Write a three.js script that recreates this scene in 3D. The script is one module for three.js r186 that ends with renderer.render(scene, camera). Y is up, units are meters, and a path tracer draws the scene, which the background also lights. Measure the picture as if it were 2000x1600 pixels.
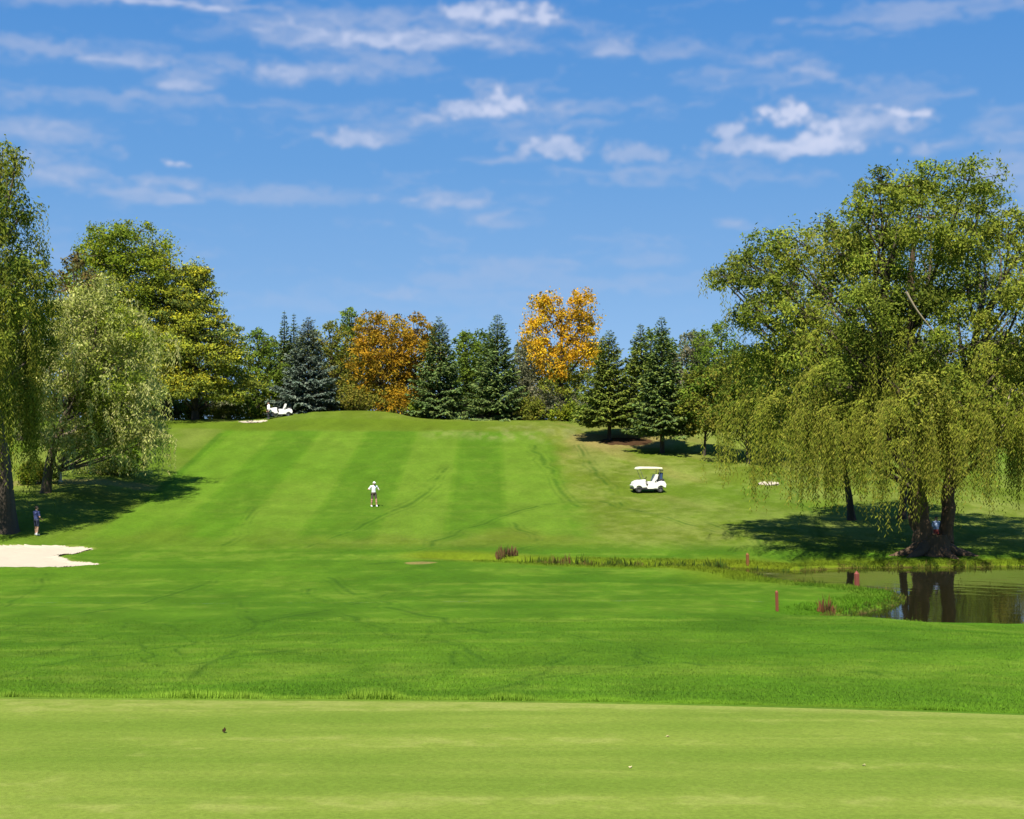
import * as THREE from 'three';
import { MarchingCubes } from 'three/addons/objects/MarchingCubes.js';
import { RoundedBoxGeometry } from 'three/addons/geometries/RoundedBoxGeometry.js';
import { mergeGeometries } from 'three/addons/utils/BufferGeometryUtils.js';

// ---------------------------------------------------------------- camera, sun, exposure
const scene = new THREE.Scene();
const renderer = new THREE.WebGLRenderer({ antialias: true });
renderer.toneMapping = THREE.LinearToneMapping;
renderer.toneMappingExposure = 2.12;
renderer.shadowMap.enabled = true;
const camera = new THREE.PerspectiveCamera(30.0, 1024 / 819, 0.3, 4000);
camera.position.set(0, 8, 0);
camera.rotation.x = 0.01674;                     // the horizon lies a little under the middle
const sun = new THREE.DirectionalLight(new THREE.Color().setRGB(1, 0.93, 0.8), 4.8);
sun.position.set(-16, 100, 68); sun.target.position.set(0, 0, -90);
sun.position.add(sun.target.position);
sun.castShadow = true; sun.shadow.mapSize.set(4096, 4096);
Object.assign(sun.shadow.camera, { left: -130, right: 130, top: 130, bottom: -130, near: 1, far: 400 });
scene.add(sun, sun.target);

// ---------------------------------------------------------------- the lie of the land
const EYE = 8;                                   // eye height above the datum; pond level below
const WATER = 1.1;
const lerp = (a, b, t) => a + (b - a) * t;
const clamp = (x, a = 0, b = 1) => Math.min(b, Math.max(a, x));
const smooth = (a, b, x) => { const t = clamp((x - a) / (b - a)); return t * t * (3 - 2 * t); };
function rng(seed) { let s = seed | 0; return () => { s = (s + 0x6d2b79f5) | 0; let t = Math.imul(s ^ (s >>> 15), 1 | s); t = (t + Math.imul(t ^ (t >>> 7), 61 | t)) ^ t; return ((t ^ (t >>> 14)) >>> 0) / 4294967296; }; }
const NT = 256, noiseTile = (() => { const r = rng(7), a = new Float32Array(NT * NT); for (let i = 0; i < a.length; i++) a[i] = r(); return a; })();
function noise(x, y) {                           // tiled value noise, 0..1
  const ix = Math.floor(x), iy = Math.floor(y); let fx = x - ix, fy = y - iy;
  fx = fx * fx * (3 - 2 * fx); fy = fy * fy * (3 - 2 * fy);
  const x0 = ix & 255, x1 = (ix + 1) & 255, y0 = (iy & 255) << 8, y1 = ((iy + 1) & 255) << 8;
  const a = noiseTile[y0 + x0], b = noiseTile[y0 + x1], c = noiseTile[y1 + x0], d = noiseTile[y1 + x1];
  return a + (b - a) * fx + (c - a) * fy + (a - b - c + d) * fx * fy;
}
function fbm(x, y, n = 4) { let s = 0, a = 0.5, t = 0; for (let i = 0; i < n; i++) { s += a * noise(x, y); t += a; x = x * 2.03 + 17.3; y = y * 2.03 + 9.1; a *= 0.5; } return s / t; }
// height along the line of play: distance in front of the photographer, metres below or above the eye
const PROFILE = [[-40, -1.4], [0, -1.9], [6, -2.6], [9, -2.93], [14, -3.0], [17, -3.0], [18, -3.18], [19.5, -3.55], [22, -3.83], [26, -4.25], [30, -4.62], [40, -5.45], [50, -6.15], [60, -6.6], [70, -6.8], [78, -6.78], [84, -6.6], [90, -6.22], [100, -5.35], [106, -4.92], [112, -4.28], [120, -3.2], [130, -1.78], [138, -0.5], [145, 0.62], [151, 1.35], [156, 1.6], [165, 1.75], [180, 1.9], [220, 2.2], [400, 3], [2000, 3]];
const slopes = PROFILE.map((p, i) => { const a = PROFILE[Math.max(0, i - 1)], b = PROFILE[Math.min(PROFILE.length - 1, i + 1)]; return (b[1] - a[1]) / (b[0] - a[0]); });
function profile(d) {
  if (d <= PROFILE[0][0]) return PROFILE[0][1];
  for (let i = 1; i < PROFILE.length; i++) if (d < PROFILE[i][0]) {
    const [x0, y0] = PROFILE[i - 1], [x1, y1] = PROFILE[i], h = x1 - x0, t = (d - x0) / h, t2 = t * t, t3 = t2 * t;
    return (2 * t3 - 3 * t2 + 1) * y0 + (t3 - 2 * t2 + t) * h * slopes[i - 1] + (3 * t2 - 2 * t3) * y1 + (t3 - t2) * h * slopes[i];
  }
  return PROFILE[PROFILE.length - 1][1];
}
// shore of the pond, as (x, distance) round the water
const SHORE = [[11.6, 79.2], [14.2, 77.6], [18, 79.4], [22, 79.7], [26.8, 80.3], [33, 80.5], [42, 79], [48, 72], [47, 62], [40, 55.5], [30, 54.5], [21, 55], [15.5, 55.4], [12, 56.3], [12.2, 57.4], [13.4, 58.8], [15.2, 61.3], [16.3, 63.6], [16.5, 66.2], [15.4, 68.4], [13.4, 69.9], [12.2, 72.2], [11.8, 75.2], [10.4, 78]];
const CREEK = [[13, 78.4], [9, 79.6], [5.5, 80.4], [2, 80.9], [-1, 82.2], [-4, 83.5]];
function polyDist(poly, x, d, closed) {          // signed for closed shapes: below 0 inside
  let best = 1e9, inside = false;
  for (let i = 0, j = poly.length - 1; i < poly.length; j = i++) {
    const [ax, ay] = poly[j], [bx, by] = poly[i];
    if (!closed && i === 0) continue;
    const ex = bx - ax, ey = by - ay, t = clamp(((x - ax) * ex + (d - ay) * ey) / (ex * ex + ey * ey)), qx = ax + ex * t - x, qy = ay + ey * t - d;
    best = Math.min(best, qx * qx + qy * qy);
    if (closed && (ay > d) !== (by > d) && x < ((bx - ax) * (d - ay)) / (by - ay) + ax) inside = !inside;
  }
  best = Math.sqrt(best);
  return inside ? -best : best;
}
const pondDist = (x, d) => (d < 46 || d > 90 || x < 0 || x > 60 ? 20 : polyDist(SHORE, x, d, true) + (noise(x * 0.9, d * 0.9) - 0.5) * 0.5);
const creekDist = (x, d) => (d < 74 || d > 88 || x < -8 || x > 16 ? 20 : polyDist(CREEK, x, d, false));
// distance at which the green ends and its bank falls away: nearer on the right
const greenEdge = (x) => 17.0 - 0.115 * x + 0.25 * Math.sin(x * 0.35 + 1);
// bunkers: centre x, distance, half sizes, depth
const BUNKERS = [[-26, 82, 7, 7], [-25.6, 151.3, 1.35, 1.3], [19.5, 116.4, 0.8, 0.75]], SANDPIT = [[-31.5, 86.2], [-28.5, 87.8], [-26.0, 88.0], [-23.8, 87.0], [-24.2, 84.8], [-25.2, 83.7], [-24.2, 82.4], [-23.2, 80.8], [-21.2, 79.4], [-22.8, 77.6], [-25.2, 77.4], [-30, 78.4], [-34, 80.5], [-34.5, 84]];
function bunkerDist(x, d) {                      // below 0 inside a bunker, in shares of its size
  let best = 9;
  if (x < -18 && x > -38 && d > 74 && d < 91) best = polyDist(SANDPIT, x, d, true) * 0.8 + (fbm(x * 0.8, d * 0.8, 3) - 0.5) * 0.5;
  for (const [cx, cd, rx, rd] of BUNKERS.slice(1)) if (Math.abs(x - cx) < rx * 2 && Math.abs(d - cd) < rd * 2.5) {
    const w = (fbm(x * 0.6 + cx, d * 0.6, 3) - 0.5) * 0.5, u = (x - cx) / rx, v = (d - cd) / rd;
    best = Math.min(best, Math.pow(Math.abs(u), 1.6) + Math.pow(Math.abs(v) * (1 + 0.35 * u), 2) - 1 + w);
  }
  return best;
}
function height(x, d) {
  const shift = 17 - greenEdge(clamp(x, -14, 14)), near = 1 - smooth(19, 34, d);
  let e = profile(d + shift * near * smooth(9, 15, d));
  e += 0.62 * smooth(-26, -31, x) * smooth(84, 100, d) * (1 - smooth(125, 150, d));                 // left side a little higher
  e += 0.8 * Math.exp(-(((x + 17.2) / 6.5) ** 4)) * smooth(148, 156, d) * (1 - smooth(170, 185, d)); // raised far green
  e -= 0.5 * smooth(4, 12, x) * smooth(143, 156, d);
  e += (fbm(x * 0.07 + 3, d * 0.05 + 8, 3) - 0.5) * 0.5 * smooth(22, 45, d);
  e += (noise(x * 0.5, d * 0.5) - 0.5) * 0.05 * smooth(18, 24, d);
  e -= 0.26 * smooth(11, 16, x) * smooth(36, 48, d) * (1 - smooth(56, 62, d));
  const bd = bunkerDist(x, d);
  if (bd < 0.6) e -= 0.16 * smooth(0.15, -0.35, bd) - 0.09 * smooth(0.6, 0.2, bd) * smooth(-0.05, 0.25, bd);
  const cd = creekDist(x, d);
  if (cd < 3) e -= 0.55 * smooth(1.5, 0.4, cd);
  const pd = pondDist(x, d), w = WATER - EYE;
  if (pd < 6) {
    const bank = smooth(4.5, 0.4, pd);
    e = lerp(e, Math.min(e, w + 0.16 + 0.04 * pd), bank);
    if (pd < 0.5) e = lerp(e, w - 1.1, smooth(0.5, -1.6, pd));
  }
  return e + EYE;
}
// ---------------------------------------------------------------- sky: air and thin fair-weather clouds
{
  const W = 4096, H = 2048, data = new Float32Array(W * H * 4), deg = Math.PI / 180;
  const AIR = [[-90, 0.20, 0.30, 0.42], [0, 0.18, 0.30, 0.46], [3, 0.142, 0.25, 0.405], [6, 0.105, 0.208, 0.37], [10, 0.068, 0.170, 0.345], [16, 0.040, 0.133, 0.318], [35, 0.025, 0.10, 0.28], [90, 0.022, 0.085, 0.27]];
  // clouds seen from the course: azimuth, elevation, half width, half height (degrees), thickness, ragged (1) or streaky (0)
  const CLOUDS = [[0.38,15.39,1.44,0.65,0.75,1],[-1.82,15.56,1.15,0.42,0.6,1],[-1.15,15.35,0.96,0.58,0.4,1],[-6.87,14.57,4.99,0.65,0.5,0],[-2.3,14.45,3.84,0.58,0.38,0],[-8.38,13.15,2.4,0.58,0.5,0],[-12.28,12.72,1.34,0.5,0.55,0],[-14.28,13.29,1.73,0.42,0.38,0],[-0.29,12.28,1.19,0.65,0.75,1],[-1.63,12.0,1.44,0.42,0.6,1],[-2.88,11.62,1.15,0.23,0.4,0],[1.92,12.0,1.15,0.35,0.3,0],[1.63,10.65,1.82,0.58,0.6,1],[-0.29,10.21,1.54,0.23,0.4,0],[-5.93,10.97,1.44,0.38,0.55,1],[10.34,11.69,1.19,0.5,0.9,1],[11.36,11.05,0.77,0.73,0.75,1],[8.19,11.16,0.81,0.42,0.65,1],[14.82,11.58,0.77,0.29,0.85,1],[12.83,10.87,1.73,0.77,0.5,0],[10.62,10.33,3.07,0.27,0.6,1],[15.36,10.25,1.15,0.42,0.4,0],[3.64,14.22,1.54,0.58,0.5,0],[6.31,14.02,1.73,0.42,0.35,0],[11.36,13.16,1.15,0.5,0.45,0],[9.51,13.65,1.73,0.35,0.35,0],[-16.95,10.74,2.3,0.65,0.5,0],[-16.42,9.3,1.73,0.77,0.38,0],[-12.37,9.84,0.46,0.17,0.85,1],[-12.65,9.19,1.92,0.27,0.4,0],[-8.38,8.76,4.99,0.5,0.35,0],[-2.3,8.71,1.63,0.46,0.42,0],[-0.38,7.97,1.54,0.27,0.3,0],[4.79,10.4,1.34,0.46,0.42,1],[-4.6,5.25,1.34,0.31,0.3,0],[8.38,7.83,1.06,0.38,0.34,0],[4.98,6.51,1.82,0.38,0.25,0],[-12.65,15.47,4.41,0.17,0.6,0],[17.82,11.01,1.15,0.77,0.3,0],[13.19,11.25,1.73,0.58,0.5,1],[8.95,10.59,1.73,0.35,0.5,1],[11.18,10.52,1.54,0.42,0.5,1]];
  const field = (az, el) => {
    const wx = (fbm(az * 0.9 + 40, el * 2.0, 3) - 0.5) * 1.7, wy = (fbm(az * 1.1 + 9, el * 2.2 + 70, 3) - 0.5) * 0.9;
    const streak = fbm(az * 0.22 + wx * 0.5 + 60, el * 1.25 + wy * 0.9 + 31, 5), fine = fbm(az * 1.9 + wx * 2, el * 4.6 + wy * 2, 4);
    let a = 0.42 * smooth(0.46, 0.8, streak * 0.8 + fine * 0.2) * smooth(2, 9, el);
    for (const [ca, ce, rw, rh, k, rag] of CLOUDS) {
      const u0 = (az - ca) / rw, v0 = (el - ce) / rh;
      if (u0 > 2.3 || u0 < -2.3 || v0 > 2.6 || v0 < -2.6) continue;
      const u = u0 + (wx / rw) * (rag ? 0.6 : 0.9), v = v0 + (wy / rh) * (rag ? 0.45 : 0.5);
      const lump = fbm(az * 2.4 + ca * 3, el * 3.1 + 5, 4);
      const flat = v < 0 ? v * 1.5 : v;                              // flatter underneath
      const r = Math.sqrt(u * u + flat * flat), e = rag ? smooth(1.25, 0.3, r + (0.5 - lump) * 1.5) : smooth(1.25, 0.1, r + (0.5 - fine) * 0.7);
      a += k * e * (rag ? 0.75 + 0.5 * lump : 0.65 + 0.6 * fine) * (1 - a);
    }
    return Math.min(a * 0.92, 0.86);
  };
  const CW = 720, CH = 120, grid = new Float32Array(CW * CH); for (let j = 0; j < CH; j++) for (let i = 0; i < CW; i++) grid[j * CW + i] = field(i / 2 - 180, j / 2);   // away from the course a coarser sampling is enough
  const coarse = (az, el) => { const x = (az + 180) * 2, y = Math.min(CH - 1.001, el * 2), i = Math.floor(x), j = Math.floor(y), fx = x - i, fy = y - j, q = (a, b) => grid[Math.min(CH - 1, b) * CW + (a % CW)]; return lerp(lerp(q(i, j), q(i + 1, j), fx), lerp(q(i, j + 1), q(i + 1, j + 1), fx), fy); };
  for (let j = 0; j < H; j++) {
    const el = ((j + 0.5) / H) * 180 - 90;
    let k = 0; while (k < AIR.length - 2 && AIR[k + 1][0] < el) k++;
    const t = clamp((el - AIR[k][0]) / (AIR[k + 1][0] - AIR[k][0]));
    for (let i = 0; i < W; i++) {
      let az = ((i + 0.5) / W) * 360 - 180 + 90; if (az > 180) az -= 360;   // 0 = down the line of play
      const o = (j * W + i) * 4, a = el > 0 && el < 60 ? (Math.abs(az) < 24 && el < 24 ? field(az, el) : coarse(az, el)) * smooth(60, 35, el) : 0;
      const cl = 0.80 + 0.20 * smooth(0.25, 0.8, a), c = [0.325 * cl, 0.345 * cl, 0.43 * cl];
      for (let q = 0; q < 3; q++) data[o + q] = lerp(lerp(AIR[k][q + 1], AIR[k + 1][q + 1], t), c[q], a);
      data[o + 3] = 1;
    }
  }
  const tex = new THREE.DataTexture(data, W, H, THREE.RGBAFormat, THREE.FloatType);
  tex.mapping = THREE.EquirectangularReflectionMapping; tex.magFilter = THREE.LinearFilter; tex.needsUpdate = true;
  scene.background = tex; scene.environment = tex;
}

// ---------------------------------------------------------------- ground
const TRACKS = [
  [0.16, [[-8.8, 73.4], [-6.4, 63.3], [-4.7, 59], [-3.7, 54.6], [-2.5, 52.3], [-0.7, 44]]], [0.15, [[-9, 67.3], [-5.6, 52.2], [-3.2, 43.5], [-1.9, 40.2], [-0.4, 32.9]]],
  [0.13, [[-22.5, 74.7], [-20.5, 65], [-18.9, 56.4]]], [0.16, [[-14, 74.9], [-14.2, 63.3], [-14.7, 56.3], [-15.4, 51.2], [-14.9, 44.5]]],
  [0.11, [[0.1, 25.4], [0.8, 31.4], [1.6, 36.1], [2.1, 35.4]]], [0.12, [[1.4, 42.3], [2.4, 40.1], [3.1, 35.7], [2.7, 32.1], [1.8, 30.1], [0.8, 28.1], [-0.4, 24.9]]], [0.1, [[3.2, 35.8], [3.5, 32.1], [4.1, 30.8]]],
  [0.2, [[-17.7, 105.8], [-16.6, 93.5], [-16.7, 88.5]]], [0.15, [[0, 98.3], [1.5, 90.3]]], [0.13, [[5.2, 28.5], [7, 30], [7.3, 25.8], [8.5, 25.5]]], [0.22, [[5.9, 135.6], [7.1, 117.3], [7.8, 105.5]]],
  [0.22, [[1.8, 135.8], [3.2, 119.5], [4.6, 105.8]]], [0.2, [[6.2, 108.2], [8.6, 102.4], [12.4, 92.9]]], [0.1, [[-5.9, 27.1], [-6.3, 31.2], [-6.4, 36.8]]], [0.12, [[-11, 62], [-8.5, 50], [-7.6, 41], [-4, 33]]],
];
const mix3 = (a, b, t) => [a[0] + (b[0] - a[0]) * t, a[1] + (b[1] - a[1]) * t, a[2] + (b[2] - a[2]) * t];
const GRASS = [0.064, 0.138, 0.0070], GRASS_DEEP = [0.036, 0.098, 0.0040], GRASS_PALE = [0.108, 0.178, 0.0160], DRY = [0.134, 0.168, 0.030], TAN = [0.190, 0.158, 0.052], LUSH = [0.062, 0.155, 0.0050], BANK = [0.112, 0.150, 0.007], OLIVE = [0.078, 0.118, 0.0070], SOIL = [0.070, 0.045, 0.018], SAND = [0.385, 0.34, 0.262], MULCH = [0.040, 0.016, 0.010];
const GREEN = [0.132, 0.180, 0.0260], GREEN_PALE = [0.180, 0.212, 0.046], GREEN_DEEP = [0.096, 0.150, 0.0170];
{ const R = rng(63); for (let i = 0; i < 15; i++) { let d = 25 + 62 * R(), x = (R() * 2 - 1) * d * 0.3, a = (R() - 0.5) * 2.4, line = []; for (let k = 0; k < 6; k++) { line.push([x, d]); x += Math.cos(a) * d * 0.028; d += Math.sin(a) * d * 0.085; a += (R() - 0.5) * 0.9; } TRACKS.push([0.05 + 0.0011 * d, line]); } }   // fainter wheel marks
for (const t of TRACKS) { const xs = t[1].map((p) => p[0]), ds = t[1].map((p) => p[1]), m = t[0] * 3.4 + 0.4; t.push(Math.min(...xs) - m, Math.max(...xs) + m, Math.min(...ds) - m, Math.max(...ds) + m); }
function trackShade(x, d) {
  let s = 0;
  for (const [w, line, x0, x1, d0, d1] of TRACKS) {
    if (x < x0 || x > x1 || d < d0 || d > d1) continue;
    const dist = polyDist(line, x + (noise(x * 0.6, d * 0.4) - 0.5) * 0.7, d, false);
    if (dist < w * 3.4) s = Math.max(s, smooth(w * 1.5, 0, dist), w > 0.1 ? smooth(w * 0.9, 0, Math.abs(dist - w * 2.4)) * 0.5 : 0);
  }
  return s && s * smooth(0.22, 0.6, fbm(x * 1.1, d * 0.6 + 40, 3));
}
function stripe(x, d) {                          // mowing bands that run up the fairway
  const s = x + (d - 112) * 0.018 + (noise(d * 0.05, 3) - 0.5) * 0.5, edges = [-26, -21.7, -17.6, -13.2, -8.6, -4.4, -0.6, 3.6];
  for (let i = 0; i < edges.length - 1; i++) if (s < edges[i + 1]) return (i & 1 ? -1 : 1) * smooth(0, 0.35, s - edges[i]) * smooth(0, 0.35, edges[i + 1] - s);
  return 0;
}
function into(a, b, t) { if (t !== 0) { a[0] += (b[0] - a[0]) * t; a[1] += (b[1] - a[1]) * t; a[2] += (b[2] - a[2]) * t; } return a; }
function turf(x, d) {                            // base colour of the turf, linear
  const big = fbm(x * 0.045 + 5, d * 0.035 + 2, 3), mid = fbm(x * 0.28, d * 0.16 + 11, 3), fine = fbm(x * 1.7 + 3, d * 1.1, 3), grain = noise(x * 9.1, d * 7.7) * 0.6 + noise(x * 21.7, d * 19.3) * 0.4;
  const band = fbm(x * 0.05 + 8, d * 0.55 + 30, 3);                  // bands left by mowing across
  let c = mix3(GRASS_DEEP, GRASS, 0.25 + 0.75 * smooth(0.25, 0.6, mid * 0.55 + big * 0.45));
  into(c, GRASS_PALE, 0.8 * smooth(0.46, 0.74, fine * 0.35 + mid * 0.2 + band * 0.45)); into(c, GRASS_DEEP, 0.5 * smooth(0.55, 0.78, fbm(x * 0.12 + 50, d * 0.42 + 5, 4)));
  if (d > 84) {                                                      // fairway
    const fw = smooth(-26.6, -25.6, x + (d - 112) * 0.035) * (1 - smooth(3.2, 5.2, x + (d - 112) * 0.06 + (mid - 0.5) * 3)) * smooth(88, 97, d + (mid - 0.5) * 14) * (1 - smooth(143, 145.5, d + (x + 14) * 0.06));
    let f = mix3(GRASS, GRASS_PALE, 0.12 + 0.5 * smooth(0.4, 0.75, fine * 0.5 + band * 0.5));
    const s = stripe(x, d); if (s > 0) into(f, GRASS_PALE, 0.45 * s); else into(f, GRASS_DEEP, -0.30 * s);
    into(f, LUSH, 0.4 * smooth(0.5, 0.7, big));
    const right = smooth(2.5, 7, x + (d - 112) * 0.05);
    let r = mix3(OLIVE, DRY, clamp(0.15 + 0.9 * smooth(0.35, 0.7, mid * 0.5 + fine * 0.5) * (0.35 + 0.65 * right)));
    into(r, GRASS, 0.45 * smooth(0.45, 0.65, big));
    into(r, TAN, 0.75 * Math.exp(-(((x - 8) / 6) ** 2) - ((d - 139) / 7) ** 2) * smooth(0.3, 0.6, mid) + 0.5 * right * smooth(0.55, 0.75, fbm(x * 0.35 + d * 0.12, d * 0.1, 3)) * smooth(98, 120, d) * 0.6);
    into(r, DRY, 0.55 * smooth(-26.5, -29, x) * smooth(93, 104, d) * smooth(0.3, 0.6, mid));
    into(c, mix3(r, f, fw), smooth(84, 92, d));
    into(c, [0.165, 0.185, 0.055], 0.7 * smooth(1.25, 0.45, Math.hypot((x - 0.5) / 8, (d - 143) / 5.5) + (mid - 0.5) * 0.8) * smooth(0.3, 0.78, fbm(x * 1.6 + 3, d * 0.5, 4)));
    const apron = smooth(143.5, 145.5, d + (x + 14) * 0.06) * smooth(2, -6, x);
    into(c, mix3(OLIVE, GRASS, 0.35 * mid), 0.85 * apron * (1 - smooth(150, 152, d)));
    const ringed = Math.hypot((x - 10.3) / 3.6, (d - 137.3) / 3.2); into(c, TAN, 0.8 * smooth(1.3, 0.9, ringed + (fine - 0.5) * 0.5)); into(c, MULCH, 0.9 * smooth(0.72, 0.6, ringed + (fine - 0.5) * 0.3));
    const path = Math.abs(d - (113.5 + (x + 30) * 0.12)); into(c, mix3(TAN, DRY, 0.4), smooth(1.5, 0.9, path + (fine - 0.5)) * smooth(-25.5, -28, x) * smooth(-70, -64, x));
    const edge = Math.abs(x + 26.1 + (d - 112) * 0.035); if (d > 108 && d < 143) into(c, GRASS_DEEP, 0.6 * smooth(0.4, 0.12, edge));
  }
  const pd = pondDist(x, d); if (pd < 6) { into(c, BANK, 0.75 * smooth(5, 1.2, pd + (mid - 0.5) * 3) * smooth(66, 74, d)); into(c, LUSH, 0.5 * smooth(4, 1, pd) * smooth(66, 60, d)); into(c, SOIL, smooth(0.35, -0.1, pd + (fine - 0.5) * 0.4)); }
  const cd = creekDist(x, d); if (cd < 4) { into(c, BANK, 0.7 * smooth(3.2, 1, cd + (mid - 0.5))); into(c, SOIL, 0.85 * smooth(0.95, 0.5, cd + (fine - 0.5) * 0.7)); }
  if (d < 24) into(c, GRASS_PALE, 0.9 * smooth(22.5, 20.5, d + (fine - 0.5) * 2) * smooth(3, -1.5, x));
  into(c, [0.025, 0.070, 0.0045], 0.6 * trackShade(x, d));
  into(c, TAN, 0.9 * smooth(1.1, 0.7, Math.hypot((x + 4.8) / 0.85, (d - 80) / 0.7) + (fine - 0.5) * 0.7));
  const bd = bunkerDist(x, d); if (bd < 0.4) { into(c, DRY, 0.7 * smooth(0.3, 0.05, bd)); into(c, SAND, smooth(0.05, -0.03, bd)); }
  const g = (0.80 + 0.40 * grain) * (0.80 + 0.40 * fbm(x * 0.9 + 71, d * 0.33 + 13, 4)) ; return [c[0] * g, c[1] * g, c[2] * g];
}
function greenTurf(x, d) {
  const band = fbm(x * 0.10 + 2, d * 1.6 + 30, 4), mid = fbm(x * 0.5, d * 0.9, 3), fine = fbm(x * 4, d * 6, 3), grain = noise(x * 33.1, d * 31.7) * 0.5 + noise(x * 71.3, d * 63.9) * 0.5;
  let c = mix3(GREEN_DEEP, GREEN, smooth(0.22, 0.55, band * 0.6 + mid * 0.4));
  into(c, GREEN_PALE, 0.9 * smooth(0.45, 0.72, band * 0.55 + fine * 0.45)); into(c, GREEN_DEEP, 0.5 * smooth(0.55, 0.75, fbm(x * 0.35 + 90, d * 3.1, 3)));
  into(c, GREEN_PALE, 0.6 * smooth(0.45, 0.1, greenEdge(x) - d) * smooth(-2, 2, x));
  const g = 0.80 + 0.40 * grain; return [c[0] * g, c[1] * g, c[2] * g];
}
const toSRGB = (v) => (v <= 0.0031308 ? v * 12.92 : 1.055 * Math.pow(v, 1 / 2.4) - 0.055);
const SRGB8 = (() => { const t = new Uint8Array(4096); for (let i = 0; i < 4096; i++) t[i] = Math.round(toSRGB(i / 4095) * 255); return (v) => t[v <= 0 ? 0 : v >= 1 ? 4095 : (v * 4095 + 0.5) | 0]; })();
function bake(fn, x0, x1, d0, d1, w, h) {        // colour of a piece of turf, in plan
  const data = new Uint8Array(w * h * 4);
  for (let j = 0; j < h; j++) for (let i = 0; i < w; i++) { const c = fn(lerp(x0, x1, (i + 0.5) / w), lerp(d0, d1, (j + 0.5) / h)), o = (j * w + i) * 4; data[o] = SRGB8(c[0]); data[o + 1] = SRGB8(c[1]); data[o + 2] = SRGB8(c[2]); data[o + 3] = 255; }
  const t = new THREE.DataTexture(data, w, h); t.colorSpace = THREE.SRGBColorSpace; t.magFilter = THREE.LinearFilter; t.minFilter = THREE.LinearFilter; t.needsUpdate = true; return t;
}
const grassBump = (() => { const n = 512, data = new Uint8Array(n * n * 4), r = rng(21); for (let i = 0; i < n * n; i++) { const x = i % n, y = (i / n) | 0, v = 0.45 * noise(x / 2, y / 2) + 0.3 * noise(x / 8, y / 8) + 0.25 * r(); data[i * 4] = data[i * 4 + 1] = data[i * 4 + 2] = v * 255; data[i * 4 + 3] = 255; } const t = new THREE.DataTexture(data, n, n); t.wrapS = t.wrapT = THREE.RepeatWrapping; t.magFilter = THREE.LinearFilter; t.needsUpdate = true; return t; })();
function turfMaterial(map, w, h, tile, depth) { const b = grassBump.clone(); b.repeat.set(w / tile, h / tile); b.needsUpdate = true; return new THREE.MeshPhysicalMaterial({ map, bumpMap: b, bumpScale: depth, roughness: 1, specularIntensity: 0.12 }); }
function normalAt(x, d, e = 0.25) { const n = new THREE.Vector3(height(x - e, d) - height(x + e, d), 2 * e, height(x, d + e) - height(x, d - e)); return n.normalize(); }
function sheet(x0, x1, nx, rows, dOf, uvOf, lift = 0) { // a piece of terrain: rows of vertices, each at distance dOf(row, x)
  const pos = [], nor = [], uv = [], idx = [];
  for (let j = 0; j <= rows; j++) for (let i = 0; i <= nx; i++) { const x = lerp(x0, x1, i / nx), d = dOf(j / rows, x), n = normalAt(x, d); pos.push(x, height(x, d) + lift, -d); nor.push(n.x, n.y, n.z); uv.push(...uvOf(x, d)); }
  for (let j = 0; j < rows; j++) for (let i = 0; i < nx; i++) { const a = j * (nx + 1) + i, b = a + 1, c = a + nx + 1, e = c + 1; idx.push(a, b, e, a, e, c); }
  const g = new THREE.BufferGeometry(); g.setAttribute('position', new THREE.Float32BufferAttribute(pos, 3)); g.setAttribute('normal', new THREE.Float32BufferAttribute(nor, 3)); g.setAttribute('uv', new THREE.Float32BufferAttribute(uv, 2)); g.setIndex(idx); return g;
}
function structure(name, geometry, material) { const m = new THREE.Mesh(geometry, material); m.name = name; m.userData.kind = 'structure'; scene.add(m); return m; }
const uvBox = (x0, x1, d0, d1) => (x, d) => [(x - x0) / (x1 - x0), (d - d0) / (d1 - d0)];
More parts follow.
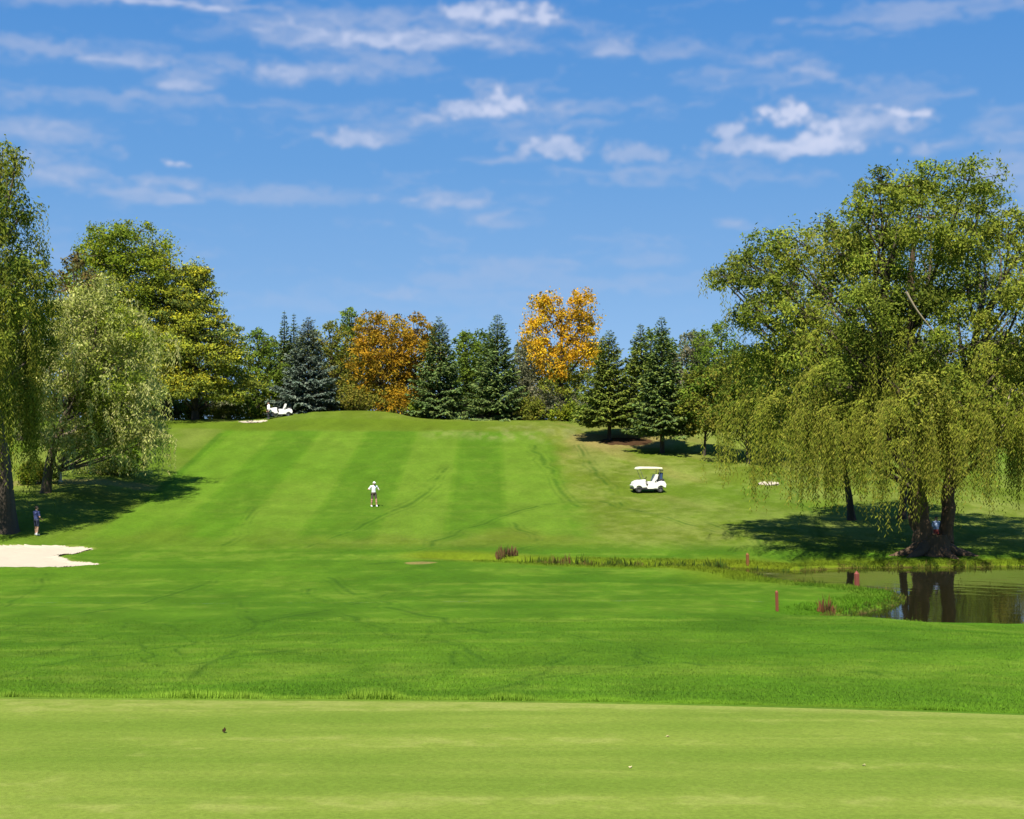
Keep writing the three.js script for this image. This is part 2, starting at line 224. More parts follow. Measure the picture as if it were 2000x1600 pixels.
{
  const g = structure('putting_green', sheet(-14, 14, 112, 60, (t, x) => lerp(4, greenEdge(x), t), uvBox(-14, 14, 4, 20)), turfMaterial(bake(greenTurf, -14, 14, 4, 20, 2048, 1024), 28, 16, 1.1, 0.006));
  g.userData.label = 'closely mown pale green putting surface';
  structure('lawn', sheet(-34, 34, 272, 215, (t, x) => lerp(greenEdge(clamp(x, -14, 14)), 60, Math.pow(t, 1.15)), uvBox(-34, 34, 15, 60)), turfMaterial(bake(turf, -34, 34, 15, 60, 2048, 1280), 68, 45, 2.3, 0.03));
  structure('fairway', sheet(-75, 75, 270, 270, (t) => lerp(60, 168, t), uvBox(-75, 75, 60, 168)), turfMaterial(bake(turf, -75, 75, 60, 168, 2048, 1536), 150, 108, 3.7, 0.05));
  // the land around, to the horizon
  const strips = [], far = uvBox(-600, 600, -80, 900);
  strips.push(sheet(-600, 600, 120, 60, (t) => lerp(168, 900, t * t), far), sheet(-600, -75, 60, 60, (t) => lerp(60, 168, t), far), sheet(75, 600, 60, 60, (t) => lerp(60, 168, t), far), sheet(-600, -34, 90, 60, (t) => lerp(-80, 60, t), far), sheet(34, 600, 90, 60, (t) => lerp(-80, 60, t), far), sheet(-34, -14, 20, 40, (t) => lerp(-80, greenEdge(-14), t), far), sheet(14, 34, 20, 40, (t) => lerp(-80, greenEdge(14), t), far), sheet(-14, 14, 20, 30, (t) => lerp(-80, 4, t), far));
  structure('ground', mergeGeometries(strips), new THREE.MeshPhysicalMaterial({ specularIntensity: 0.12, map: bake((x, d) => { const k = 0.7 + 0.6 * fbm(x * 0.05, d * 0.05, 4); return [0.058 * k, 0.115 * k, 0.012 * k]; }, -600, 600, -80, 900, 1024, 1024), roughness: 1 }));
  // sand, laid just over the hollows
  const sandMat = new THREE.MeshStandardMaterial({ color: new THREE.Color().setRGB(...SAND), roughness: 1, bumpMap: grassBump.clone(), bumpScale: 0.02 }); sandMat.bumpMap.repeat.set(1, 1); sandMat.bumpMap.needsUpdate = true;
  BUNKERS.forEach(([cx, cd, rx, rd], k) => {
    const s = k < 1 ? 0.09 : 0.06, nx = Math.ceil((rx * 2.6) / s), nd = Math.ceil((rd * (k ? 3 : 2)) / s), pos = [], uv = [], idx = [];
    for (let j = 0; j < nd; j++) for (let i = 0; i < nx; i++) {
      const x = cx + (i - nx / 2) * s, d = cd + (j - nd / 2) * s;
      if (bunkerDist(x + s / 2, d + s / 2) > -0.01) continue;
      const b = pos.length / 3; for (const [u, v] of [[0, 0], [1, 0], [1, 1], [0, 1]]) { const X = x + u * s, D = d + v * s; pos.push(X, height(X, D) + 0.014 + 0.09 * noise(X * 1.1, D * 0.9) + 0.02 * noise(X * 4, D * 4) + 0.012 * Math.sin(D * 14 + X * 2 + 3 * noise(X * 0.5, D * 0.5)), -D); uv.push(X / 1.5, D / 1.5); }
      idx.push(b, b + 1, b + 2, b, b + 2, b + 3);
    }
    const g2 = new THREE.BufferGeometry(); g2.setAttribute('position', new THREE.Float32BufferAttribute(pos, 3)); g2.setAttribute('uv', new THREE.Float32BufferAttribute(uv, 2)); g2.setIndex(idx); g2.computeVertexNormals();
    const m = structure(k ? 'sand_bunker_00' + k : 'sand_bunker', g2, sandMat);
    m.userData.label = ['wide pale sand bunker with two tongues near the person in navy', 'thin strip of white sand beside the roofless cart on the crest', 'small white oval of sand in the rough beside the weeping willow'][k];
  });
}
// water: calm under the bank, ruffled by the breeze farther right
{
  const R = rng(5), waves = []; for (let i = 0; i < 15; i++) { const a = 0.5 + (R() - 0.5) * 2.2, L = 0.5 * Math.pow(5, R()); waves.push([Math.cos(a) * 2 * Math.PI / L, Math.sin(a) * 2 * Math.PI / L, R() * 6.28, 0.0021 * L]); }
  const x0 = 9, x1 = 50, d0 = 53, d1 = 82, s = 0.15, nx = Math.round((x1 - x0) / s), nd = Math.round((d1 - d0) / s), pos = [], nor = [], idx = [], at = new Map();
  const vertex = (i, j) => { const key = j * 4096 + i; if (at.has(key)) return at.get(key); const x = x0 + i * s, d = d0 + j * s, k = 0.10 + 4.2 * smooth(24.2, 25.6, x + (d - 66) * -0.16 + (fbm(x * 0.6, d * 0.4, 2) - 0.5) * 2.2); let y = 0, gx = 0, gd = 0; for (const [kx, kd, p, a] of waves) { const q = kx * x + kd * d + p; y += a * k * Math.sin(q); const c = a * k * Math.cos(q); gx += c * kx; gd += c * kd; } const n = new THREE.Vector3(-gx, 1, gd).normalize(), id = pos.length / 3; pos.push(x, WATER + y, -d); nor.push(n.x, n.y, n.z); at.set(key, id); return id; };
  for (let j = 0; j < nd; j++) for (let i = 0; i < nx; i++) if (pondDist(x0 + i * s, d0 + j * s) < 0.8) { const a = vertex(i, j), b = vertex(i + 1, j), c = vertex(i + 1, j + 1), e = vertex(i, j + 1); idx.push(a, b, c, a, c, e); }
  const g = new THREE.BufferGeometry(); g.setAttribute('position', new THREE.Float32BufferAttribute(pos, 3)); g.setAttribute('normal', new THREE.Float32BufferAttribute(nor, 3)); g.setIndex(idx);
  const m = structure('pond_water', g, new THREE.MeshPhysicalMaterial({ color: new THREE.Color().setRGB(0.012, 0.011, 0.004), roughness: 0.04, ior: 1.33 })); m.userData.label = 'murky brown pond below the weeping willow';
}

// ---------------------------------------------------------------- builders
const taken = new Set();
function numbered(name) { let n = name, k = 0; while (taken.has(n)) n = name + '_' + String(++k).padStart(3, '0'); taken.add(n); return n; }
function thing(name, label, category, x, d, group, y) {
  const o = new THREE.Group(); o.name = numbered(name); o.position.set(x, y ?? height(x, d), -d); o.userData = { label, category }; if (group) o.userData.group = group; scene.add(o); return o;
}
function part(name, geometry, material, parent, kind) { const m = new THREE.Mesh(geometry, material); m.name = name; if (kind) m.userData.kind = kind; parent.add(m); return m; }
class Faces {                                     // growing buffers of coloured leaves or wood
  constructor(n = 4096) { this.p = new Float32Array(n * 3); this.q = new Float32Array(n * 3); this.c = new Float32Array(n * 3); this.t = new Uint32Array(n * 2); this.n = 0; this.k = 0; }
  room(v, i) {
    const grow = (a, need) => { if (need <= a.length) return a; const b = new a.constructor(Math.max(need, a.length * 2)); b.set(a); return b; };
    this.p = grow(this.p, (this.n + v) * 3); this.q = grow(this.q, (this.n + v) * 3); this.c = grow(this.c, (this.n + v) * 3); this.t = grow(this.t, this.k + i);
  }
  put(x, y, z, nx, ny, nz, c) { const o = this.n * 3; this.p[o] = x; this.p[o + 1] = y; this.p[o + 2] = z; this.q[o] = nx; this.q[o + 1] = ny; this.q[o + 2] = nz; this.c[o] = c[0]; this.c[o + 1] = c[1]; this.c[o + 2] = c[2]; return this.n++; }
  tri(a, b, c) { this.t[this.k++] = a; this.t[this.k++] = b; this.t[this.k++] = c; }
  // a leaf or spray: from (x,y,z) along u for len, as wide as wid along the side s
  leaf(x, y, z, u, s, len, wid, c) {
    this.room(4, 6);
    const nx = u[1] * s[2] - u[2] * s[1], ny = u[2] * s[0] - u[0] * s[2], nz = u[0] * s[1] - u[1] * s[0], m = len * 0.45, w = wid / 2, f = wid * 0.12;
    const a = this.put(x, y, z, nx, ny, nz, c), b = this.put(x + u[0] * m + s[0] * w - nx * f, y + u[1] * m + s[1] * w - ny * f, z + u[2] * m + s[2] * w - nz * f, nx, ny, nz, c);
    const e = this.put(x + u[0] * len, y + u[1] * len, z + u[2] * len, nx, ny, nz, c), h = this.put(x + u[0] * m - s[0] * w - nx * f, y + u[1] * m - s[1] * w - ny * f, z + u[2] * m - s[2] * w - nz * f, nx, ny, nz, c);
    this.tri(a, e, b); this.tri(a, h, e);
  }
  // a tapering limb through points, with a ridged, uneven girth
  limb(pts, radii, sides, c, rough = 0.12, seed = 0) {
    this.room(pts.length * (sides + 1), (pts.length - 1) * sides * 6);
    const first = this.n, up = new THREE.Vector3(), side = new THREE.Vector3(), out = new THREE.Vector3(), tan = new THREE.Vector3();
    pts.forEach((p, i) => {
      const a = pts[Math.max(0, i - 1)], b = pts[Math.min(pts.length - 1, i + 1)];
      tan.set(b[0] - a[0], b[1] - a[1], b[2] - a[2]).normalize(); side.set(0.31, 0.02, 0.95).cross(tan); if (side.lengthSq() < 0.01) side.set(1, 0, 0).cross(tan); side.normalize(); up.crossVectors(tan, side);
      for (let k = 0; k <= sides; k++) {
        const t = ((k % sides) / sides) * Math.PI * 2, r = radii[i] * (1 + rough * (noise((k % sides) * 1.7 + seed, i * 0.35 + seed) * 2 - 1)), v = 0.75 + 0.5 * noise((k % sides) * 2.3 + seed * 3, i * 1.7);
        out.copy(side).multiplyScalar(Math.cos(t)).addScaledVector(up, Math.sin(t)); this.put(p[0] + out.x * r, p[1] + out.y * r, p[2] + out.z * r, out.x, out.y, out.z, [c[0] * v, c[1] * v, c[2] * v]);
      }
    });
    for (let i = 0; i < pts.length - 1; i++) for (let k = 0; k < sides; k++) { const a = first + i * (sides + 1) + k, b = a + sides + 1; this.tri(a, a + 1, b + 1); this.tri(a, b + 1, b); }
  }
  geometry() {
    const g = new THREE.BufferGeometry(); g.setAttribute('position', new THREE.BufferAttribute(this.p.slice(0, this.n * 3), 3)); g.setAttribute('normal', new THREE.BufferAttribute(this.q.slice(0, this.n * 3), 3)); g.setAttribute('color', new THREE.BufferAttribute(this.c.slice(0, this.n * 3), 3)); g.setIndex(new THREE.BufferAttribute(this.t.slice(0, this.k), 1)); return g;
  }
}
const leafMat = new THREE.MeshPhysicalMaterial({ vertexColors: true, roughness: 0.9, transmission: 0.38, thickness: 0, specularIntensity: 0.12, side: THREE.DoubleSide });
const needleMat = new THREE.MeshPhysicalMaterial({ vertexColors: true, roughness: 0.85, transmission: 0.15, thickness: 0, specularIntensity: 0.15, side: THREE.DoubleSide });
const barkMat = new THREE.MeshStandardMaterial({ vertexColors: true, roughness: 0.95 });
const sphere = (R) => { const z = R() * 2 - 1, a = R() * 6.2832, s = Math.sqrt(1 - z * z); return [s * Math.cos(a), z, s * Math.sin(a)]; };
const unit = (v) => { const l = Math.hypot(v[0], v[1], v[2]) || 1; return [v[0] / l, v[1] / l, v[2] / l]; };
const cross = (a, b) => [a[1] * b[2] - a[2] * b[1], a[2] * b[0] - a[0] * b[2], a[0] * b[1] - a[1] * b[0]];
function tint(R, cols, spread = 0.28) { const c = cols[Math.min(cols.length - 1, (R() * cols.length) | 0)], k = 1 - spread + 2 * spread * R(); return [c[0] * k, c[1] * k * (0.94 + 0.12 * R()), c[2] * k]; }
function bentLine(R, a, b, n, sag) { const pts = []; const o = sphere(R); for (let i = 0; i <= n; i++) { const t = i / n, s = Math.sin(t * Math.PI) * sag; pts.push([lerp(a[0], b[0], t) + o[0] * s, lerp(a[1], b[1], t) + o[1] * s * 0.4 - s * 0.25, lerp(a[2], b[2], t) + o[2] * s]); } return pts; }
const taper = (n, r0, r1) => Array.from({ length: n + 1 }, (_, i) => lerp(r0, r1, Math.pow(i / n, 0.8)));
// leaves through the shell of one clump
function clump(F, R, b, n, cols, len, wid, hang = 0, fill = 0.6, ragged = 0.44) {
  const own = 0.82 + 0.36 * R(), hue = tint(R, cols, 0.12);
  const sprigs = []; for (let k = 0; k < 9; k++) { const s = sphere(R), q = 0.55 + 0.4 * R(); sprigs.push([s[0] * q, s[1] * q, s[2] * q, 0.26 + 0.2 * R(), 0.75 + 0.5 * R()]); }   // most leaves sit in tufts at the ends of twigs
  for (let i = 0; i < n; i++) {
    let v = sphere(R), q = fill + (1.1 - fill) * Math.pow(R(), 0.6), tone = 1, bump = 1 - ragged / 2 + ragged * noise(v[0] * 2.6 + b[0] * 3 + 50, v[1] * 2.6 + v[2] * 2.1 + b[1] * 3);
    if (R() < 0.68) { const s = sprigs[(R() * 9) | 0], e = s[3] * Math.pow(R(), 0.5); v = [s[0] + v[0] * e, s[1] + v[1] * e * 0.8, s[2] + v[2] * e]; q = bump = 1; tone = s[4]; }
    const x = b[0] + v[0] * b[3] * q * bump, y = b[1] + v[1] * b[4] * q * bump, z = b[2] + v[2] * b[5] * q * bump;
    const r = sphere(R), nrm = unit([v[0] * 0.55 + r[0] * 0.7, v[1] * 0.4 + 0.3 + r[1] * 0.7, v[2] * 0.55 + r[2] * 0.7]), r2 = sphere(R);
    let u = unit(cross(nrm, [r2[0], r2[1] * (1 - hang), r2[2]])); if (hang) u = unit([u[0] * (1 - hang), -hang + u[1] * (1 - hang), u[2] * (1 - hang)]);
    const s = unit(cross(u, nrm)), k = 0.7 + 0.6 * R(), c = R() < 0.55 ? hue : tint(R, cols);
    F.leaf(x, y, z, u, s, len * k, wid * k, [c[0] * own * tone, c[1] * own * tone, c[2] * own * tone]);
  }
}
function autoBlobs(R, o) {                        // clumps through an egg-shaped, pointed or flat-tiered crown
  const out = [], H = o.h - o.base, mid = o.base + H * (o.low ?? 0.45), n = o.clumps ?? 26;
  for (let i = 0; i < n; i++) {
    const t = (i + 0.5) / n, y = o.base + H * (0.06 + 0.9 * t), s = (y - mid) / (y > mid ? o.h - mid : mid - o.base);
    const edge = o.r * (o.cone ? Math.pow(1 - t, 0.8) * 1.05 + 0.08 : Math.sqrt(Math.max(0.05, 1 - Math.pow(Math.abs(s), 2.2)))), a = i * 2.39996 + R() * 0.9, q = edge * (0.45 + 0.4 * R()), br = Math.max(o.r * 0.2, edge * (0.36 + 0.24 * R()));
    out.push([Math.cos(a) * q, Math.min(y, o.h - br * 0.75), Math.sin(a) * q, br, br * (o.flat ?? 0.8), br]);
  }
  out.push([0, o.h - o.r * 0.22, 0, o.r * 0.24, o.r * 0.26, o.r * 0.24]);
  return out;
}
function broadleaf(o, x, d) {
  const R = rng(o.seed), g = thing(o.name, o.label, o.category ?? 'tree', x, d, o.group), wood = new Faces(), F = new Faces(o.n * 5);
  const blobs = o.blobs ?? autoBlobs(R, o), c = o.bark ?? [0.045, 0.034, 0.024], tr = o.trunk ?? o.h * 0.022, top = o.h * 0.8, trunk = bentLine(R, [0, -0.25, 0], [o.lean ?? 0, top, 0], 9, o.h * 0.025);
  wood.limb(trunk, [tr * 1.5, tr, ...taper(7, tr * 0.95, tr * 0.12)], 8, c, 0.15, o.seed);
  let area = 0; for (const b of blobs) area += b[3] * b[4];
  for (const b of blobs) {
    const y0 = clamp(b[1] - Math.hypot(b[0], b[2]) * 0.8 - b[4] * 0.4, o.base * 0.55, top * 0.9), t = clamp((y0 + 0.25) / (top + 0.25)) * 9, i = Math.min(8, t | 0), p = trunk[i], q = trunk[i + 1], s = t - i;
    wood.limb(bentLine(R, [lerp(p[0], q[0], s), y0, lerp(p[2], q[2], s)], [b[0], b[1] + b[4] * 0.2, b[2]], 5, 0.12 * b[3]), taper(5, tr * 0.34, tr * 0.06), 5, c, 0.1, o.seed + 1);
    for (let k = 0; k < 3; k++) { const v = sphere(R); wood.limb(bentLine(R, [b[0] * 0.85, b[1], b[2] * 0.85], [b[0] + v[0] * b[3] * 0.9, b[1] + Math.abs(v[1]) * b[4] * 0.9, b[2] + v[2] * b[5] * 0.9], 3, 0.1 * b[3]), taper(3, tr * 0.1, tr * 0.03), 4, c, 0.1, k); }
    clump(F, R, b, Math.round((o.n * b[3] * b[4]) / area), b[6] ?? o.cols, o.leaf[0], o.leaf[1], o.hang ?? 0, o.fill ?? 0.6);
  }
  part('trunk', wood.geometry(), o.barkMaterial ?? barkMat, g); part('crown', F.geometry(), o.material ?? leafMat, g, 'stuff'); return g;
}
function spruce(o, x, d) {                        // tiers of drooping boughs, each hung with sprays of needles
  const R = rng(o.seed), g = thing(o.name ?? 'spruce_tree', o.label, 'tree', x, d, o.group), wood = new Faces(), F = new Faces(60000), c = [0.038, 0.028, 0.021], H = o.h, base = o.base ?? 0.5;
  wood.limb([[0, -0.3, 0], [0, 0.2, 0], [0.05, H * 0.4, 0], [0, H * 0.75, 0.03], [0, H - 0.15, 0]], [H * 0.024, H * 0.019, H * 0.013, H * 0.007, 0.012], 7, c);
  const tiers = Math.round(o.tiers ?? H * 2.7);
  for (let k = 0; k < tiers; k++) {
    const t = (k + R() * 0.5) / tiers, y = lerp(base, H - 0.12, t), reach = o.r * (Math.pow(1 - t, 0.92) * 0.985 + 0.015) * (0.9 + 0.2 * R()), n = Math.max(4, Math.round(9 - 4 * t)), turn = R() * 6.28;
    for (let j = 0; j < n; j++) {
      const a = turn + (j / n) * 6.2832 + (R() - 0.5) * 0.5, L = reach * (0.62 + 0.46 * R()), rise = lerp(-0.34, 0.75, Math.pow(t, 1.3)) + (R() - 0.5) * 0.2, cx = Math.cos(a), cz = Math.sin(a);
      const along = (s) => [cx * L * s, y + L * (rise * s + 0.24 * s * s), cz * L * s];
      if (L > 0.5) wood.limb([along(0), along(0.5), along(0.95)], [0.02 + L * 0.012, 0.018, 0.006], 3, c, 0);
      const m = Math.max(5, Math.round(L * (o.dense ?? 38))), own = 0.8 + 0.4 * R();
      for (let i = 0; i < m; i++) {
        const s = 0.12 + 0.9 * Math.pow((i + R()) / m, 0.8), p = along(s), w = (1.12 - s) * L * 0.42 * (R() * 2 - 1), sx = -cz, sz = cx, dr = -Math.abs(w) * 0.35 - R() * 0.12;
        const u = unit([cx * 0.75 + sx * Math.sign(w) * 0.75 + (R() - 0.5) * 0.6, rise * 0.5 - 0.28 + (R() - 0.5) * 0.8, cz * 0.75 + sz * Math.sign(w) * 0.75 + (R() - 0.5) * 0.6]), v = unit(cross(u, [(R() - 0.5) * 1.6, 0.9, (R() - 0.5) * 1.6])), col = tint(R, o.cols), len = (o.spray ?? 0.42) * (0.65 + 0.6 * R()) * (1 - 0.5 * t * t);
        F.leaf(p[0] + sx * w, p[1] + dr, p[2] + sz * w, u, v, len, len * 0.42, [col[0] * own, col[1] * own, col[2] * own]);
      }
    }
  }
  part('trunk', wood.geometry(), barkMat, g); part('crown', F.geometry(), needleMat, g, 'stuff'); return g;
}
// long weeping shoots: arched out from a point, then hanging
function shoot(F, R, p, out, fall, cols, len, wid, step) {
  const a = Math.atan2(out[1], out[0]), reach = Math.hypot(out[0], out[1]), sway = [(R() - 0.5) * 0.5, (R() - 0.5) * 0.5], own = 0.8 + 0.4 * R(), L = fall + reach * 0.7, n = Math.round(L / step), hue = tint(R, cols, 0.15), twist = R() * 6;
  for (let i = 0; i < n; i++) {
    const t = i / n, s = 1 - Math.pow(1 - Math.min(1, t * 2.2), 2), x = p[0] + Math.cos(a) * reach * s + sway[0] * t * t * fall * 0.3, z = p[2] + Math.sin(a) * reach * s + sway[1] * t * t * fall * 0.3, y = p[1] + 0.3 * reach * Math.sin(Math.min(1, t * 3) * 1.57) * (1 - t) - fall * Math.pow(t, 1.25);
    const b = twist + i * 2.4, u = unit([Math.cos(b) * 0.55 + Math.cos(a) * (1 - s) * 0.7, -0.9 + (1 - s) * 0.6, Math.sin(b) * 0.55 + Math.sin(a) * (1 - s) * 0.7]), v = unit(cross(u, [Math.sin(b), 0.2 + R() * 0.5, -Math.cos(b)])), c = R() < 0.6 ? hue : tint(R, cols), k = (0.75 + 0.5 * R()) * own;
    F.leaf(x + (R() - 0.5) * 0.1, y, z + (R() - 0.5) * 0.1, u, v, len * (0.8 + 0.4 * R()), wid, [c[0] * k, c[1] * k, c[2] * k]);
  }
}
function bush(o, x, d) {                          // a low plant: several leafy stems
  const R = rng(o.seed), g = thing(o.name ?? 'shrub', o.label, o.category ?? 'shrub', x, d, o.group), F = new Faces(o.n * 4), wood = new Faces();
  const k = o.clumps ?? 9;
  for (let i = 0; i < k; i++) {
    const a = R() * 6.28, q = Math.sqrt(R()) * 0.72, s = 0.3 + 0.3 * R(), b = [Math.cos(a) * q * o.r, o.h * lerp(0.3, 0.75, R()) * (1 - 0.4 * q), Math.sin(a) * q * o.r * 0.6, o.r * s, o.h * 0.38, o.r * s * 0.7];
    wood.limb([[b[0] * 0.3, -0.05, b[2] * 0.3], [b[0], b[1], b[2]]], [0.03, 0.012], 4, [0.05, 0.035, 0.02]); clump(F, R, b, Math.round(o.n / k), o.cols, o.leaf[0], o.leaf[1], 0, 0.35);
  }
  part('stems', wood.geometry(), barkMat, g); part('foliage', F.geometry(), leafMat, g, 'stuff'); return g;
}
function upright(o, x, d) {                       // blades and stalks that rise from the ground: weeds, dock, rushes
  const R = rng(o.seed), g = thing(o.name, o.label, 'plant', x, d, o.group), F = new Faces(o.n * 4);
  for (let i = 0; i < o.n; i++) { const a = R() * 6.28, q = Math.sqrt(R()) * o.r, u = unit([Math.cos(a) * 0.35 * R() + (R() - 0.5) * 0.2, 1, Math.sin(a) * 0.35 * R() + (R() - 0.5) * 0.2]), s = unit(cross(u, [Math.cos(a + 2), 0.1, Math.sin(a + 2)])), X = Math.cos(a) * q, Z = Math.sin(a) * q * 0.6, L = o.h * (0.4 + 0.6 * R()) * (1.1 - 0.5 * (q / o.r)); F.leaf(X, (R() < 0.3 ? L * 0.5 : 0) + height(x + X, d - Z) - height(x, d) - 0.02, Z, u, s, L, o.wid, tint(R, o.cols)); }
  part('leaves', F.geometry(), leafMat, g, 'stuff'); return g;
}

// ---------------------------------------------------------------- trees
const FAR = [0.26, 0.15], SPRUCE = [[0.0763, 0.1253, 0.0382], [0.1018, 0.1567, 0.0437], [0.1357, 0.1811, 0.0463]], BLUE = [[0.1042, 0.1451, 0.1088], [0.1378, 0.1711, 0.1238], [0.0858, 0.1192, 0.089]], YELLOW_SPRUCE = [[0.0944, 0.1416, 0.0252], [0.1416, 0.1872, 0.0294], [0.1952, 0.2268, 0.0316]];
const LEAFY = [[0.11, 0.1763, 0.0174], [0.1511, 0.2148, 0.0216], [0.0878, 0.1401, 0.0162]], OLIVE_LEAF = [[0.1754, 0.196, 0.0215], [0.1341, 0.161, 0.0193], [0.2063, 0.1857, 0.0258]], ORANGE = [[0.378, 0.2088, 0.0115], [0.3024, 0.1872, 0.0115], [0.2268, 0.18, 0.0134], [0.378, 0.2448, 0.0192]], GOLD = [[0.6279, 0.3788, 0.0166], [0.5554, 0.3087, 0.0147], [0.4589, 0.3296, 0.0184]], LIME = [[0.1969, 0.2531, 0.015], [0.15, 0.2063, 0.015], [0.2438, 0.2719, 0.018], [0.1125, 0.1594, 0.0165]], PINE = [[0.2424, 0.2679, 0.0214], [0.1531, 0.1914, 0.0233], [0.3318, 0.3113, 0.0194], [0.0867, 0.1224, 0.0253]];
const SILVER = [[0.4235, 0.4435, 0.1402], [0.3388, 0.3696, 0.1023], [0.2541, 0.2957, 0.0495], [0.5082, 0.4928, 0.1898]], GREYED = [[0.169, 0.1795, 0.0973], [0.131, 0.1479, 0.077], [0.2006, 0.1944, 0.1115]], RUSTY = [[0.169, 0.1235, 0.0328], [0.1235, 0.117, 0.0328], [0.1105, 0.0975, 0.0351]];
const WILLOW = [[0.186, 0.226, 0.0225], [0.1436, 0.1913, 0.0192], [0.2367, 0.2608, 0.0315], [0.1048, 0.1477, 0.0181]], CURTAIN = [[0.2006, 0.2245, 0.0215], [0.1604, 0.1925, 0.0191], [0.2566, 0.2566, 0.0359]];
const up = (x, d, top) => top - height(x, d);
function decid(label, x, d, top, r, cols, seed, o = {}) { const h = up(x, d, top); return broadleaf({ name: 'broadleaf_tree', label, h, r, base: o.base ?? h * 0.12, cols, n: o.n ?? 8000, leaf: FAR, seed, ...o }, x, d); }
function fir(label, x, d, top, r, cols, seed, o = {}) { return spruce({ label, h: up(x, d, top), r, cols, seed, ...o }, x, d); }
// the stand of pines and the tall round tree on the near side of the crest
decid('thin reddish olive tree between the weeping willow and the tall round-topped tree', -37.0, 130, 23.6, 2.9, RUSTY, 11, { n: 9000, fill: 0.4 });
decid('tall round-topped yellow-green tree behind the silvery willow', -40.3, 158, 30.1, 6.1, LIME, 12, { n: 56000, clumps: 44, base: 3, low: 0.6 });
decid('layered yellow-green pine at the near end of the tree line', -31.9, 154, 25.6, 5.8, PINE, 13, { name: 'pine_tree', n: 50000, clumps: 66, flat: 0.3, base: 1.4, low: 0.25, cone: true, material: needleMat, leaf: [0.3, 0.12], fill: 0.3, trunk: 0.33 });
decid('slim dark-trunked pine beside the layered yellow-green pine', -35.2, 156.5, 25.6, 4.0, PINE, 14, { name: 'pine_tree', n: 30000, clumps: 40, flat: 0.4, base: 1.6, material: needleMat, leaf: [0.3, 0.12], fill: 0.3, trunk: 0.26 });
decid('dull green tree seen between the weeping willow and the silvery willow', -43.4, 135, 21.1, 3.4, OLIVE_LEAF, 15);
decid('dull green tree deep in the shade behind the silvery willow', -36.6, 140, 19.5, 3.6, OLIVE_LEAF, 45, { base: 0.6 });
// the line across the crest
decid('plain green tree beside the layered yellow-green pine', -27.0, 163, 19.4, 2.7, LEAFY, 16, { base: 0.4 });
fir('narrow dark spruce spire behind the blue-grey spruce', -24.9, 167, 21.8, 1.9, SPRUCE, 17);
fir('second narrow spruce spire close behind the blue-grey spruce', -24.0, 168, 21.6, 1.6, SPRUCE, 18);
fir('broad blue-grey spruce behind the roofless cart', -21.1, 158, 20.4, 4.2, BLUE, 19, { dense: 40 });
decid('olive tree between the blue-grey spruce and the orange tree', -19.4, 165, 20.3, 2.8, OLIVE_LEAF, 20, { base: 0.5 });
decid('tall green tree rising behind the olive tree', -18.1, 172, 22.4, 2.8, LEAFY, 21, { base: 0.5 });
decid('wide orange autumn tree behind the raised far green', -13.7, 160, 21.0, 3.6, ORANGE, 22, { n: 14000, clumps: 34, base: 0.8, low: 0.6 });
decid('smaller orange autumn tree touching the wide orange one', -10.2, 163, 21.1, 2.4, ORANGE, 23, { base: 0.8 });
fir('dark spruce beside the orange autumn trees', -7.5, 157, 20.4, 3.95, SPRUCE, 24);
decid('green tree between the two dark spruces on the crest', -5.0, 163, 19.2, 2.4, LEAFY, 25, { base: 0.4 });
fir('dark pointed spruce beside the golden autumn tree', -1.5, 155.5, 20.5, 4.0, SPRUCE, 26);
decid('brownish half-bare tree behind the golden autumn tree', 1.9, 166, 18.8, 2.6, GREYED, 27, { base: 0.4, n: 6000, fill: 0.3 });
{
  const gold = [[-2.09, 10.76, 2.09], [-2.82, 8.78, 1.88], [-1.04, 11.91, 1.36], [1.93, 11.6, 1.78], [2.72, 9.82, 1.78], [0.73, 9.82, 2.0], [1.15, 7.63, 2.4], [-1.88, 6.69, 1.78], [-0.68, 5.38, 1.99], [2.46, 6.69, 1.67], [0.37, 3.55, 1.78], [2.19, 3.97, 1.15], [-1.72, 3.03, 1.15]], R = rng(3), blobs = [];
  for (const [bx, by, r] of gold) for (const s of [-1, 1]) blobs.push([bx + (R() - 0.5) * 0.6, by + 0.2, s * (0.5 + R() * 1.8), r * 0.86, r * 0.9, r * 0.86, by < 5 ? OLIVE_LEAF : undefined]);
  broadleaf({ name: 'golden_tree', label: 'bright golden autumn tree with a cleft crown', h: 13.8, r: 4.4, base: 1.2, cols: GOLD, blobs, n: 15000, leaf: [0.25, 0.16], seed: 28, fill: 0.45 }, 5.1, 156);
}
fir('light yellow-green conifer with a bare trunk on the mulched ground', 8.8, 138.5, 17.7, 3.5, [[0.125, 0.165, 0.022], [0.10, 0.142, 0.022], [0.155, 0.185, 0.026]], 29, { base: 1.9, name: 'conifer_tree', dense: 42, spray: 0.38 });
fir('spruce standing between the light yellow-green conifer and the tallest dark spruce', 11.9, 141, 18.5, 2.9, YELLOW_SPRUCE, 30, { base: 1.6 });
fir('tallest dark spruce with a bare lower trunk above the golf cart', 12.9, 131.5, 18.4, 3.2, YELLOW_SPRUCE.slice(0, 2).concat(SPRUCE), 31, { base: 2.1, dense: 40 });
decid('grey-green thin tree beyond the tallest spruce', 19.1, 162, 19.0, 2.3, GREYED, 32, { base: 0.5, n: 6500, fill: 0.35 });
decid('dark green tree beyond the small bare-trunked trees', 21.9, 160, 19.9, 3.2, LEAFY, 33, { base: 0.5 });
decid('small green tree on a thin trunk beside the tallest spruce', 16.3, 130, 13.9, 2.2, LEAFY.concat(OLIVE_LEAF), 34, { base: 1.6, n: 9000, trunk: 0.12 });
decid('spreading small tree on a thin forked trunk near the weeping willow', 19.5, 125.8, 15.0, 3.5, LEAFY.concat(OLIVE_LEAF), 35, { base: 1.7, n: 15000, clumps: 34, trunk: 0.14 });
